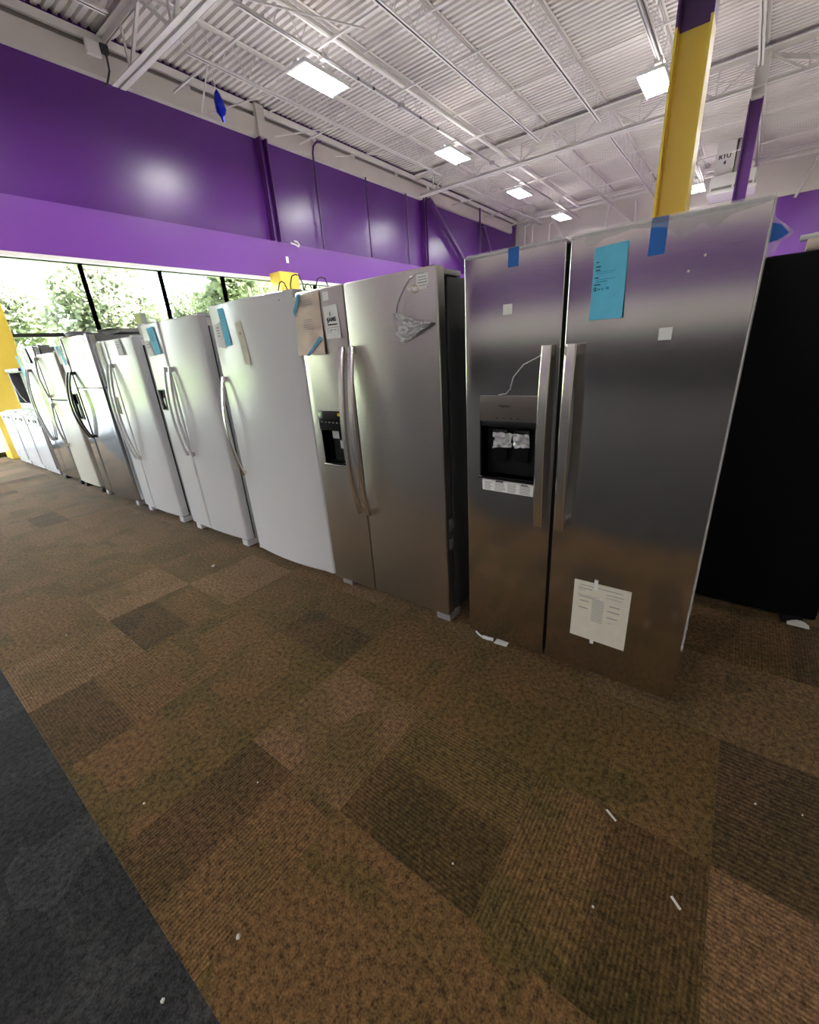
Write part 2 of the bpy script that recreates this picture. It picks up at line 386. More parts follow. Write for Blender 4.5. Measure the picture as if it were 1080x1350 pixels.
MB().box(-10, 25, 10.88, 10.97, 7.22, 7.36).build('ledger_angle', M['steel_white'], t2)
for x in (3.2, 5.25, 6.9, 8.75, 10.6, 12.2, 14.4, 16.4, 19, 22):
    MB().box(x, x + .14, 10.90, 10.99, 7.09, 7.23).build('seat_plate', M['steel_white'], t2)
w = MB(); w.box(25, 25.25, -10, 11.25, 6.05, 7.75)
wb = struct(w.build('wall_back', M['wall_white']), 'far wall painted off-white above purple')
MB().box(25, 25.25, -10, 11.25, 0, 6.05).build('lower_wall', M['purple_band'], wb, label='purple lower part of the far wall')
struct(MB().box(-10, 25, -10.25, -10, 0, 7.75).build('wall_right', M['wall_white']), 'plain off-white side wall out of view')
w = MB(); w.box(-10.25, -10, -10, 11, 2.25, 7.75)
wf = struct(w.build('wall_front', M['purple']), 'purple wall behind the photographer with a pale band at eye height')
MB().box(-10.25, -9.995, -10, 11, 3.6, 7.45).build('upper_wall', M['wall_white'], wf, label='off-white upper part of the unseen wall, added for reflections')
MB().box(-10.25, -10, -10, 11, 0, 1.45).build('lower_wall', M['base_dark'], wf, label='charcoal lower part of the wall')
MB().box(-10.25, -9.99, -10, 11, 1.45, 2.25).build('reflection_band', M['trim_white'], wf, label='unseen pale band added for the fridge door reflections')  # unseen band and wall top added to shape the near doors' reflections
# corrugated roof deck, ribs run along y
DZ = 7.45
dk = MB(); prof = []; x = -10.0; P_ = .1524
while x < 25:
    prof += [(x, DZ), (x + .072, DZ), (x + .088, DZ + .05), (x + .136, DZ + .05)]; x += P_
prof.append((x, DZ))
dk.rings([[(a, -10, b) for a, b in prof], [(a, 11, b) for a, b in prof]], caps=False, closed=False)
ce = struct(dk.build('ceiling', M['ceil'], ang=20), 'white corrugated steel roof deck')
MB().box(-10.25, 25.25, -10.25, 11.25, DZ + .12, DZ + .3).build('roof_slab', M['steel_shadow'], ce)

# ------------------------------------------------------------------ windows
mull = [-3.9, -2.35, -.8, .75, 2.30, 3.86, 5.42, 6.98, 8.54, 10.1, 11.65, 13.2, 14.7, 16.2]
for n, (a, b) in enumerate(zip(mull, mull[1:])):
    a0, b0 = max(a, -10), b
    f = MB()
    for xx in (a0, b0): f.box(xx - .022, xx + .022, 10.99, 11.12, 0, HD - .05)
    for zz, h in ((0, .09), (2.10, .07), (HD - .12, .07)): f.box(a0, b0, 11.0, 11.11, zz, zz + h)
    fo = struct(f.build('window_%d' % (n + 1), M['frame']), 'tall shop window with dark bronze frame, number %d along the wall' % (n + 1))
    MB().box(a0 + .02, b0 - .02, 11.05, 11.056, .09, 2.10).build('pane', M['glass'], fo)
    MB().box(a0 + .02, b0 - .02, 11.05, 11.056, 2.17, HD - .12).build('pane', M['glass'], fo)
# yellow piers between the windows
def pier(x0, x1, lab):
    o = MB().box(x0, x1, 10.43, 10.88, 0, 3.60, bev=.006, seg=1).build('yellow_pier', M['yellow']); tag(o, lab, 'pier'); o['kind'] = 'structure'
    return o
pier(1.62, 2.27, 'yellow square pier left of the first window behind the washers')
pier(8.33, 8.97, 'yellow square pier above the white freezer with wire racks')

# steel painted onto the purple wall: columns, conduits, braces
def wallcol(x, w_, z0, z1, lab, top=None):
    r = thing('wall_column', lab, 'column', (x, 10.9, z0)); r['kind'] = 'structure'
    for s in (-1, 1): MB().box(x + s * w_ / 2 - .018, x + s * w_ / 2 + .018, 10.80, 11.0, z0, z1).build('flange', M['purple_steel'], r)
    MB().box(x - w_ / 2, x + w_ / 2, 10.94, 11.0, z0, z1).build('web', M['purple'], r)
    if top: MB().box(x - w_ / 2 - .02, x + w_ / 2 + .02, 10.78, 10.9, z1, top).build('cap_plate', M['beige'], r)
    return r
wallcol(8.78, .20, 4.42, 6.70, 'purple steel column on the wall, left of the hanging conduits', 7.36)
wallcol(16.1, .16, 4.42, 6.9, 'purple steel column on the wall at the far girder end')
for x, z1, lab in ((10.5, 6.95, 'dark vertical conduit with a bent top on the purple wall'), (12.72, 6.7, 'thin dark conduit on the purple wall between two lamp reflections'), (14.9, 6.68, 'thin dark conduit on the purple wall nearest the far girder'), (20.6, 7.2, 'dark vertical conduit near the far corner of the purple wall')):
    t_ = MB(); pts = [(x, 10.85, 4.43), (x, 10.85, z1 - .15)]
    if x < 11: pts += [(x + .02, 10.82, z1), (x + .10, 10.78, z1 + .10), (x + .25, 10.72, z1 + .14)]
    else: pts += [(x, 10.85, z1)]
    tag(t_.tube(pts, .026 if x < 20 else .05).build('wall_conduit', M['purple_steel']), lab, 'conduit')
for x0, z0, x1, z1, lab in ((16.3, 6.75, 19.6, 4.5, 'long purple diagonal brace on the purple wall'), (20.8, 6.5, 22.3, 4.5, 'short purple diagonal brace near the far corner')):
    b_ = MB(); b_.bar((x0, 10.8, z0), (x1, 10.8, z1), .16, .10); b_.bar((x0 + .17, 10.8, z0), (x1 + .17, 10.8, z1), .05, .12)
    tag(b_.build('wall_brace', M['purple_steel']), lab, 'brace')['kind'] = 'structure'
h_ = MB(); h_.tube([(9.23, 10.87, 4.44), (9.33, 10.80, 4.40), (9.45, 10.80, 4.36), (9.52, 10.84, 4.42), (9.47, 10.86, 4.49), (9.36, 10.86, 4.50)], .022)
tag(h_.build('wall_hook', M['trim_white']), 'white bent hook on the purple bulkhead', 'hook')
tag(MB().box(8.98, 9.07, 10.865, 10.88, 3.92, 4.08, bev=.004).build('wall_tag', M['trim_white']), 'small white plate on the purple bulkhead below the hook', 'tag')

# ------------------------------------------------------------------ roof steel
JY = [9.32, 7.62, 5.90, 4.25, 2.49, .80, -.95]
ordn = ['nearest the purple wall', 'second from the purple wall', 'third from the purple wall', 'fourth from the purple wall', 'behind the yellow column', 'in line with the two columns', 'rightmost of its bay']
def joist(x0, x1, y, lab):
    r = thing('roof_joist', lab, 'joist', (x0, y, 6.86), 'open-web roof joists')
    r['kind'] = 'structure'
    t_ = MB()
    for s in (-1, 1): t_.box(x0, x1, y + s * .035 - .028, y + s * .035 + .028, DZ - .012, DZ - .002); t_.box(x0, x1, y + s * .014 - .004, y + s * .014 + .004, DZ - .06, DZ - .004)
    t_.build('top_chord', M['steel_white'], r)
    b_ = MB()
    for s in (-1, 1): b_.box(x0 + .7, x1 - .6, y + s * .03 - .022, y + s * .03 + .022, 6.85, 6.858); b_.box(x0 + .7, x1 - .6, y + s * .012 - .004, y + s * .012 + .004, 6.85, 6.9)
    b_.build('bottom_chord', M['steel_white'], r)
    n_ = int((x1 - x0 - 1.3) / .62); pts = [(x0 + .08, y, DZ - .05)]
    for i in range(n_ + 1):
        xx = x0 + .75 + i * (x1 - x0 - 1.4) / n_
        pts.append((xx, y, 6.88)); pts.append((min(xx + (x1 - x0 - 1.4) / n_ / 2, x1 - .06), y, DZ - .05))
    wb_ = MB()
    for p, q in zip(pts, pts[1:]): wb_.tube([p, q], .010, 4)
    wb_.build('web', M['steel_white'], r)
    return r
for k, y in enumerate(JY):
    joist(5.40, 15.60, y, 'white open-web roof joist over the fridge row, ' + ordn[k])
    joist(15.64, 25.0, y, 'white open-web roof joist in the far bay, ' + ordn[k])
for k in (0, 1):
    joist(-4.9, 5.36, JY[k], 'white open-web roof joist in the near left corner, ' + ordn[k])
def girder(x, zb, lab):
    r = thing('roof_girder', lab, 'girder', (x, 0, zb)); r['kind'] = 'structure'
    t_ = MB(); b_ = MB()
    for s in (-1, 1):
        t_.box(x + s * .07 - .055, x + s * .07 + .055, -9.9, 10.98, 7.34, 7.352); t_.box(x + s * .022 - .005, x + s * .022 + .005, -9.9, 10.98, 7.24, 7.352)
        b_.box(x + s * .07 - .055, x + s * .07 + .055, -9.9, 10.72, zb, zb + .012); b_.box(x + s * .022 - .005, x + s * .022 + .005, -9.9, 10.72, zb, zb + .10)
    t_.build('top_chord', M['steel_white'], r); b_.build('bottom_chord', M['steel_white'], r)
    for a, b in zip([10.9] + JY, JY):
        m_ = (a + b) / 2
        for yy in (a, b):
            if yy < 10.5: MB().bar((x, yy, 7.3), (x, m_, zb + .05), .05, .05).build('diagonal', M['steel_white'], r)
        MB().bar((x, m_, 7.3), (x, m_, zb + .05), .035, .035).build('vertical', M['steel_white'], r)
    return r
girder(5.36, 6.55, 'near white roof girder, its double-angle bottom chord ending at the purple wall')
girder(15.62, 6.66, 'far white roof girder crossing the ceiling behind the columns')
for x, y0, y1, z, lab in ((6.6, 7.62, 10.9, 6.93, 'white bridging bar near the blue foil'), (7.78, 5.9, 9.4, 6.90, 'white bridging bar beside the first lamp'), (10.05, 4.25, 10.9, 6.90, 'white bridging bar between the first and second lamps'),
                        (12.9, .8, 10.9, 7.36, 'white bridging bar under the deck past the second lamp'), (9.2, 2.4, 10.9, 7.36, 'white bridging bar under the deck over the fridge row'), (13.4, 2.49, 9.32, 6.9, 'white bridging bar beside the second lamp'),
                        (18.2, -.95, 10.9, 6.9, 'white bridging bar just beyond the far girder'), (20.9, -.95, 10.9, 6.9, 'white bridging bar in the middle of the far bay'), (22.6, -.95, 10.9, 7.36, 'white bridging bar high in the far bay'), (23.4, -.95, 10.9, 6.9, 'white bridging bar nearest the far wall')):
    tag(MB().bar((x, y0, z), (x, y1, z), .035, .035).build('bridging_bar', M['steel_white']), lab, 'bridging', 'bridging bars')['kind'] = 'structure'
# sway braces seen around the near girder
for a, b, lab in (((5.45, 7.3, 6.62), (7.6, 6.2, 6.62), 'white horizontal brace leaving the near girder'), ((6.5, 9.3, 6.87), (7.2, 10.9, 6.75), 'thin white brace between first joist and purple wall'), ((8.0, 9.3, 6.87), (7.4, 10.9, 6.8), 'thin white brace left of the wall column'), ((10.2, 9.3, 6.88), (9.2, 10.9, 6.85), 'thin white brace right of the wall column'),
                  ((12.5, 9.3, 6.88), (11.4, 10.9, 6.95), 'thin white brace over the conduits'), ((15.6, .7, 7.2), (16.6, -1.9, 6.6), 'white pipe brace right of the far column'), ((15.5, .9, 6.75), (14.2, 2.5, 6.86), 'thin white brace left of the far column')):
    tag(MB().tube([a, b], .016 if 'pipe' not in lab else .06).build('roof_brace', M['steel_white']), lab, 'brace')['kind'] = 'structure'
# pipes and conduit
tag(MB().tube([(-4, 7.22, 6.98), (23.2, 7.22, 6.98)], .055, 10).build('sprinkler_pipe', M['steel_white']), 'thick white sprinkler pipe running beside the left row of lamps', 'pipe')
c_ = thing('lamp_conduit', 'grey conduit carrying the left row of lamps', 'conduit', (7.8, 7.56, 6.83))
MB().tube([(0, 7.56, 6.83), (24.8, 7.56, 6.83)], .016).build('pipe', M['conduit'], c_)
for x in (7.9, 10.4, 12.95, 15.2, 17.6): MB().box(x - .06, x + .06, 7.5, 7.62, 6.77, 6.87, bev=.008).build('junction_box', M['conduit'], c_)
for x in (8.9, 9.4, 11.2, 12.0): MB().cyl((x - .02, 7.56, 6.83), .03, .04, 'x', 8).build('clip', M['cable'], c_)
c2_ = thing('lamp_conduit', 'grey conduit carrying the right row of lamps beside the yellow column', 'conduit', (12.8, 2.56, 6.83))
MB().tube([(0, 2.56, 6.83), (24.8, 2.56, 6.83)], .016).tube([(0, 2.50, 6.80), (13.1, 2.50, 6.80)], .03).build('pipe', M['conduit'], c2_)
MB().box(12.85, 12.99, 2.45, 2.6, 6.74, 6.87, bev=.008).build('junction_box', M['steel_shadow'], c2_)
for k, (y, z) in enumerate(((10.3, 7.0), (9.9, 6.9), (9.0, 6.85))):
    tag(MB().tube([(24.55, y, 0.0), (24.55, y, z - .1), (24.53, y - .04, z - .02), (24.5, y - .12, z), (24.5, y - .25, z)], .05, 8).build('sprinkler_riser', M['steel_white']), 'white sprinkler riser in the far corner, ' + ['closest to the corner', 'middle one of three', 'rightmost of three'][k], 'pipe', 'sprinkler risers')
for k, (x, z, lab) in enumerate(((24.3, 7.18, 'nearest the wall'), (23.9, 7.30, 'middle one of three'), (23.5, 7.12, 'farthest from the wall'))):
    tag(MB().tube([(x, 10.2, z), (x, -9, z)], .04, 8).build('header_pipe', M['steel_white']), 'white pipe along the top of the far wall, ' + lab, 'pipe', 'header pipes on the far wall')
for a, b, lab in (((24.6, 6.2, 7.0), (24.6, 6.45, 5.2), 'white steep brace on the far wall'), ((24.6, 6.1, 7.0), (24.6, 4.6, 5.6), 'white slanted brace on the far wall'), ((24.6, 5.1, 6.95), (24.6, 5.0, 5.2), 'white vertical post on the far wall'), ((24.6, 8.9, 7.0), (24.6, 7.8, 5.4), 'white slanted brace beside the sprinkler risers'), ((24.9, -.55, 5.9), (24.9, -1.1, 7.45), 'white slanted pipe on the far wall right of the near fridge')):
    tag(MB().tube([a, b], .05, 8).build('wall_post', M['steel_white']), lab, 'brace')['kind'] = 'structure'

# ------------------------------------------------------------------ lamps
def lamp_proto(x, y, z):
    r = thing('ceiling_lamp', 'x', 'lamp', (x, y, z), 'fluorescent high-bay lamps')
    h = MB(); h.box(x - .61, x + .61, y - .27, y - .25, z, z + .07); h.box(x - .61, x + .61, y + .25, y + .27, z, z + .07)
    h.box(x - .61, x - .56, y - .25, y + .25, z + .02, z + .07); h.box(x + .56, x + .61, y - .25, y + .25, z + .02, z + .07)
    h.box(x - .61, x + .61, y - .06, y + .06, z + .07, z + .12)
    h.build('housing', M['fixture'], r)
    rf = MB()
    for k in range(6):
        yc = y - .25 + (k + .5) * .5 / 6; a = .5 / 12
        rf.rings([[(xx, yc - a, z + .012), (xx, yc - a * .55, z + .062), (xx, yc + a * .55, z + .062), (xx, yc + a, z + .012)] for xx in (x - .56, x + .56)], caps=False, closed=False)
    rf.build('reflector', M['reflector'], r)
    for k in range(6):
        yc = y - .25 + (k + .5) * .5 / 6
        MB().tube([(x - .56, yc, z + .03), (x + .56, yc, z + .03)], .013, 8).build('tube', M['tube'], r)
    MB().box(x - .55, x + .55, y - .20, y - .08, z + .07, z + .08).box(x - .55, x + .55, y + .08, y + .20, z + .07, z + .08).build('added_uplight', M['uplight'], r)  # glowing strips added on top of the housing to brighten the roof deck
    wr = MB()
    for s in (-1, 1):
        wr.tube([(x + s * .45, y, z + .12), (x + s * .12, y, z + .27)], .004, 4)
    wr.tube([(x + .12, y, z + .27), (x + .08, y + .05, z + .24), (x, y, z + .12)], .006, 4)
    wr.build('hanger_wire', M['conduit'], r)
    return r
lp = [((7.81, 7.62), 'lit strip lamp over the white fridges, first and largest of the left row'), ((12.89, 7.62), 'lit strip lamp, second of the left row'), ((17.6, 7.62), 'lit strip lamp, third of the left row, beyond the girder'), ((22.3, 7.62), 'lit strip lamp, fourth of the left row, near the far wall'),
      ((13.02, 2.56), 'lit strip lamp half hidden by the yellow column'), ((17.7, 2.56), 'lit strip lamp hidden right behind the yellow column'), ((22.75, 2.56), 'lit strip lamp right of the yellow column near the far wall')]
lamp0 = None
for (x, y), lab in lp:
    if lamp0 is None: o = lamp0 = lamp_proto(x, y, 6.45)
    else: o = copy_tree(lamp0); o.location = (x, y, 6.45)
    o['label'] = lab
for x, y, lab in ((17.7, -2.6, 'over the far right bay'), (12.9, -2.6, 'over the middle of the right bay'), (2.8, 7.62, 'above the top edge, over the charcoal carpet'), (-7.2, 7.62, 'behind the camera by the window corner'), (-7.2, 2.56, 'behind the camera in the middle of the aisle'), (-7.2, -2.6, 'behind the camera, second from the rear'), (-7.2, -7.7, 'behind the camera, rearmost')):  # extra lamps added out of view to light ceiling, wall and fridge fronts
    o = copy_tree(lamp0); o.location = (x, y, 6.45); o['label'] = 'added strip lamp outside the picture, ' + lab

# ------------------------------------------------------------------ the two steel columns
def hcol(x, y, lab, yb=3.78):
    r = thing('steel_column', lab, 'column', (x, y, 0)); r['kind'] = 'structure'
    for nm, z0, z1, m in (('lower_shaft', .02, yb, 'yellow'), ('upper_shaft', yb, 6.46, 'purple_steel'), ('column_head', 6.46, 7.24, 'steel_white')):
        c = MB(); c.box(x - .125, x + .125, y - .135, y - .115, z0, z1); c.box(x - .125, x + .125, y + .115, y + .135, z0, z1); c.box(x - .008, x + .008, y - .115, y + .115, z0, z1)
        c.build(nm, M[m], r)
    MB().box(x - .2, x + .2, y - .2, y + .2, 0, .02).build('base_plate', M['yellow'], r)
    MB().box(x - .15, x + .15, y - .16, y + .16, 6.44, 6.46).build('cap_plate', M['steel_white'], r)
    return r
hcol(5.36, .79, 'steel column painted yellow with purple top, rising behind the near fridge')
hcol(15.6, .79, 'far steel column painted purple with a white head')

# air handling box with stencilled unit number
r = thing('air_diffuser', 'white roof unit air box with dark louver slots and stencilled letters', 'vent', (22, 1.35, 5.9))
MB().box(21.4, 22.6, .72, 2.02, 5.92, 6.42, bev=.02).build('plenum', M['trim_white'], r)
MB().box(21.3, 22.7, .66, 2.08, 5.84, 5.94, bev=.01).build('skirt', M['trim_white'], r)
for y0, y1 in ((.78, 1.3), (1.36, 1.96)): MB().box(21.392, 21.402, y0, y1, 5.98, 6.06).build('louver', M['steel_shadow'], r)
MB().box(21.6, 22.4, 1.42, 1.98, 6.42, 7.44).build('duct', M['trim_white'], r)
text_mesh('RTU', .19, 21.59, 1.72, 6.94, M['ink'], r, 'lettering', bold=.006, align='CENTER')
text_mesh('4', .17, 21.59, 1.70, 6.76, M['ink'], r, 'lettering', bold=.006, align='CENTER')
MB().box(21.7, 22.3, 1.0, 1.36, 6.42, 7.44).build('duct', M['card_grey'], r)

# cable bracket at the near girder end and blue foil
r = thing('cable_bracket', 'white perforated plate with a dark cable drop at the near girder end', 'cable', (5.2, 10.8, 7.0))
MB().box(4.98, 5.22, 10.78, 10.86, 6.98, 7.20, bev=.01).build('plate', M['trim_white'], r)
MB().tube([(5.25, 10.8, 7.14), (5.30, 10.77, 7.02), (5.28, 10.76, 6.8), (5.20, 10.8, 6.6), (5.16, 10.84, 6.56)], .018).build('cable', M['cable'], r)
MB().box(5.22, 5.36, 10.74, 10.84, 7.06, 7.2, bev=.02).build('connector', M['cable'], r)
r = thing('foil_scrap', 'crumpled blue foil hanging on a white string from the ceiling', 'decoration', (6.6, 9.33, 6.0))
MB().tube([(6.575, 9.33, 6.86), (6.58, 9.34, 6.7), (6.586, 9.33, 6.46)], .008, 5).build('string', M['trim_white'], r)
f = MB(); rr = random.Random(3)
prof_ = [(6.48, .012), (6.42, .06), (6.35, .075), (6.28, .085), (6.2, .11), (6.13, .095), (6.06, .04), (5.98, .02)]
f.rings([[(6.60 + a * rr.uniform(.7, 1.25) * math.cos(k * .785) + .06 * (6.48 - z), 9.33 + a * rr.uniform(.5, 1.1) * math.sin(k * .785), z + rr.uniform(-.02, .02)) for k in range(8)] for z, a in prof_])
f.build('foil', M['foil'], r, ang=10)

# ------------------------------------------------------------------ refrigerators
XF = 1.61
def door_mb(y0, y1, z0, z1, xf, th=.07, bulge=0., rad=.012, e=.006, full=None):
    """door slab: front faces -x; full = (y0,y1) range the bulge is measured over"""
    f0, f1 = full or (y0, y1); ym = (f0 + f1) / 2; hw = (f1 - f0) / 2
    fx = lambda y: xf + bulge * ((y - ym) / hw) ** 2
    pts = [(xf + th + bulge, y0), (fx(y0) + rad, y0)]
    for k in (1, 2, 3): a = k * math.pi / 6; pts.append((fx(y0) + rad - rad * math.sin(a), y0 + rad - rad * math.cos(a)))
    n_ = 14 if bulge else 1
    for k in range(1, n_): y = y0 + rad + (y1 - y0 - 2 * rad) * k / n_; pts.append((fx(y), y))
    for k in (3, 2, 1): a = k * math.pi / 6; pts.append((fx(y1) + rad - rad * math.sin(a), y1 - rad + rad * math.cos(a)))
    pts += [(fx(y1) + rad, y1), (xf + th + bulge, y1)]
    cx = xf + th / 2; cy = (y0 + y1) / 2
    ins = [(x + math.copysign(e, cx - x), y + math.copysign(min(e, abs(cy - y)), cy - y)) for x, y in pts]
    return MB().rings([[(x, y, z) for x, y in q] for q, z in ((ins, z0), (pts, z0 + e), (pts, z1 - e), (ins, z1))])
def handle_mb(yc, wd, z0, z1, xf, bow, base, th, n=22, post=True, flat=.5):
    m = MB(); rs = []
    for i in range(n + 1):
        t_ = i / n; z = z0 + (z1 - z0) * t_
        off = base + bow * (1 - abs(2 * t_ - 1) ** (1 / flat))
        xo = xf - off; w2 = wd / 2; b = min(w2, th) * .35
        rs.append([(xo, yc - w2, z), (xo - th + b, yc - w2, z), (xo - th, yc - w2 + b, z), (xo - th, yc + w2 - b, z), (xo - th + b, yc + w2, z), (xo, yc + w2, z)])
    m.rings(rs)
    if post:
        for z in (z0 + .004, z1 - .036): m.box(xf - base - .006, xf + .012, yc - wd * .42, yc + wd * .42, z, z + .032)
    return m
def cabinet(r, y0, y1, top, depth, m, x0=XF + .085, z0=.05, gasket=True):
    b = MB().box(x0, XF + depth, y0, y1, z0, top, bev=.006, seg=2).build('cabinet', m, r)
    if gasket: MB().box(XF + .06, x0 + .004, y0 + .014, y1 - .014, z0 + .04, top - .02).build('gasket', M['gasket'], r)
    return b
def feet(r, ys, m, x=XF + .03, h=.055, w_=.085, ln=.11):
    for y in ys: MB().box(x, x + ln, y - w_ / 2, y + w_ / 2, 0, h, bev=.008).build('foot', m, r)
    MB().box(x + .09, x + .13, min(ys) + .04, max(ys) - .04, .015, .075).build('toe_grille', M['gasket'], r)
    for y in (min(ys) + .03, max(ys) - .03): MB().cyl((x + .52, y - .02, .03), .03, .04, 'y', 12).build('wheel', M['black'], r)
def hinge(r, y, z, m):
    MB().box(XF + .03, XF + .20, y - .03, y + .03, z, z + .022, bev=.006).build('hinge_cover', m, r)
FG = 'refrigerators in the showroom row'

# 1 - near stainless side by side
y0, y1, top = 0.0, .913, 1.734; X1 = 1.602; SEAM = .520
r1 = thing('refrigerator', 'largest stainless side-by-side fridge with blue tape and cyan sheet, nearest the camera', 'refrigerator', (X1 + .4, .456, 0), FG)
b = MB().box(X1 + .10, X1 + .82, .005, .908, .06, 1.715, bev=.006).build('cabinet', M['side_grey'], r1)
MB().box(X1 + .06, X1 + .104, .014, .90, .08, 1.71).build('gasket', M['gasket'], r1)
dl = door_mb(SEAM + .006, y1, .038, top, X1, rad=.006, e=.004).build('door', M['steel_near'], r1, cut=[(X1 - .05, X1 + .055, .597, .838, .890, 1.125, .0)])
dr = door_mb(y0, SEAM - .006, .046, top, X1, rad=.006, e=.004).build('door', M['steel_near'], r1)
MB().box(X1 + .03, X1 + .06, SEAM - .008, SEAM + .008, .06, 1.72).build('seam_strip', M['gasket'], r1)
for d, yc in ((dl, .562), (dr, .476)): handle_mb(yc, .036, .712, 1.408, X1, .022, .030, .014).build('handle', M['handle'], d)
# dispenser in the left door
rc = MB(); ra, rb, rz0, rz1, rx = .597, .838, .890, 1.125, X1 + .054
rc.face([(rx, ra, rz0), (rx, rb, rz0), (rx, rb, rz1), (rx, ra, rz1)])
for q in (((X1 + .001, ra, rz0), (rx, ra, rz0), (rx, ra, rz1), (X1 + .001, ra, rz1)), ((X1 + .001, rb, rz0), (rx, rb, rz0), (rx, rb, rz1), (X1 + .001, rb, rz1)), ((X1 + .001, ra, rz1), (rx, ra, rz1), (rx, rb, rz1), (X1 + .001, rb, rz1)), ((X1 + .001, ra, rz0), (rx, ra, rz0), (rx, rb, rz0), (X1 + .001, rb, rz0))): rc.face(q)
rc.build('dispenser_recess', M['black'], dl)
MB().box(X1 - .006, X1 + .01, .592, .845, 1.128, 1.230, bev=.004).build('dispenser_panel', M['panel_taupe'], dl)
MB().box(X1 - .004, X1 + .03, .593, .844, 1.106, 1.129, bev=.003).build('dispenser_lip', M['black'], dl)
fr = MB(); fr.box(X1 - .004, X1 + .004, .838, .845, .884, 1.13); fr.box(X1 - .004, X1 + .004, .590, .597, .884, 1.13); fr.box(X1 - .018, X1 + .05, .590, .845, .880, .890, bev=.003)
fr.build('dispenser_frame', M['black_gloss'], dl)
for yc in (.67, .765): MB().box(X1 + .026, X1 + .04, yc - .032, yc + .032, .955, 1.09, bev=.006).build('dispenser_paddle', M['black_gloss'], dl)
text_mesh('Frigidaire', .0125, X1 - .0066, .757, 1.186, M['ink'], dl, 'lettering', bold=.0004)
lines(MB(), [(.77 - .03 * k, .76 - .03 * k, 1.141, .004) for k in range(4)], X1 - .0062).build('button_print', M['ink'], dl)
wp = MB(); rn = random.Random(5)
for a0, a1, z0_, z1_ in ((.71, .79, 1.015, 1.075), (.635, .70, 1.02, 1.075)):
    gv = [[(X1 + .018 + rn.uniform(-.010, .010), a0 + (a1 - a0) * i / 6 + rn.uniform(-.004, .004), z0_ + (z1_ - z0_) * j / 5 + rn.uniform(-.004, .004)) for j in range(6)] for i in range(7)]
    wp.grid(lambda u, v: gv[round(u * 6)][round(v * 5)], 6, 5)
tag(wp.build('plastic_wrap', M['film_white'], ang=5), 'crinkled clear plastic wrapped round the paddles of the near dispenser', 'plastic film')
# label strip below dispenser, blank stickers
lb = thing('instruction_label', 'white printed label strip under the dispenser of the near fridge', 'label', (X1 - .002, .72, .82))
sheet(MB(), [(.835, .880), (.602, .874), (.602, .822), (.833, .824)], X1 - .001, .0008).build('sheet', M['paper'], lb)
rows = []
for a, b_ in ((.825, .785), (.775, .725), (.715, .670), (.66, .612)):
    rows += [(a, b_ + random.uniform(0, .012), .868 - .0065 * k, .0028) for k in range(1, 7)]
lines(MB(), rows, X1 - .0019).build('print', M['ink_grey'], lb)
lines(MB(), [(.77, .735, .869, .006), (.655, .625, .866, .004)], X1 - .0021).build('print', M['ink'], lb)
for (yc, zc), lab in (((.730, 1.540), 'small blank white sticker high on the left door of the near fridge'), ((.206, 1.420), 'small blank white sticker on the right door of the near fridge')):
    tag(MB().box(X1 - .001, X1 - .0002, yc - .018, yc + .018, zc - .018, zc + .018, bev=.0003, seg=1).build('sticker', M['paper']), lab, 'sticker')
# cyan sheet
ps = thing('price_sheet', 'long cyan price sheet with dark print taped high on the near fridge', 'paper', (X1 - .002, .385, 1.58))
sheet(MB(), [(.435, 1.686), (.338, 1.692), (.333, 1.477), (.434, 1.477)], X1 - .002, .001, curl=.008).build('sheet', M['paper_blue'], ps)
xx = X1 - .0042
pr = [(.427, .418, 1.645, .003), (.427, .412, 1.632, .0035), (.427, .413, 1.622, .0035), (.428, .416, 1.601, .0035), (.429, .409, 1.581, .0035), (.429, .394, 1.551, .0038), (.420, .416, 1.541, .0035), (.432, .408, 1.531, .004), (.432, .412, 1.504, .003)]
lines(MB(), pr, xx).build('print', M['ink_blue'], ps)
lines(MB(), [(.424, .366, 1.617, .0014), (.424, .370, 1.612, .0012), (.425, .366, 1.595, .0016), (.424, .39, 1.589, .003), (.42, .38, 1.519, .0012), (.40, .38, 1.504, .002)], xx + .0002).build('print', M['tape_light'], ps)
text_mesh('$', .020, xx - .0003, .4305, 1.560, M['ink_blue'], ps, 'print', bold=.0008)
lines(MB(), [(.418, .408, 1.567, .006), (.405, .398, 1.567, .005), (.392, .382, 1.568, .007)], xx - .0001).build('print', M['tape_light'], ps)
# blue tape strips on the top edge
for yc, w2, zb, lab in ((.711, .020, 1.676, 'dark blue tape strip over the top edge of the left door'), (.260, .022, 1.640, 'wide dark blue tape strip over the top edge of the right door')):
    t_ = MB(); t_.box(X1 - .0012, X1 - .0002, yc - w2, yc + w2, zb, top + .001); t_.box(X1 - .0012, X1 + .05, yc - w2, yc + w2, top + .0006, top + .0016)
    tag(t_.build('tape_strip', M['tape']), lab, 'tape')
wr = MB(); wr.box(X1 - .0012, X1 - .0003, .003, .900, top - .012, top + .004); wr.box(X1 - .0012, X1 - .0003, -.003, .004, .30, top + .004)
g_ = random.Random(9)
wr.grid(lambda u, v: (X1 - .0015 - g_.uniform(0, .0012), .01 + .46 * u, top - .001 - (.012 + .010 * abs(math.sin(9 * u)) + .045 * math.exp(-((u - .40) / .07) ** 2) + .03 * math.exp(-((u - .25) / .05) ** 2) + .02 * math.exp(-((u - .95) / .05) ** 2)) * v), 40, 3)
tag(wr.build('edge_film', M['film_thin'], ang=8), 'cloudy protective film along top and right edges of the near fridge', 'plastic film')
cf = thing('taped_film', 'crumpled clear film with blue tape sticking out past the right edge of the near fridge', 'plastic film', (X1 + .02, -.02, 1.63))
q = random.Random(11)
outl = [(.0, 1.70), (-.008, 1.685), (-.026, 1.67), (-.050, 1.648), (-.046, 1.640), (-.028, 1.628), (-.016, 1.60), (.0, 1.59)]
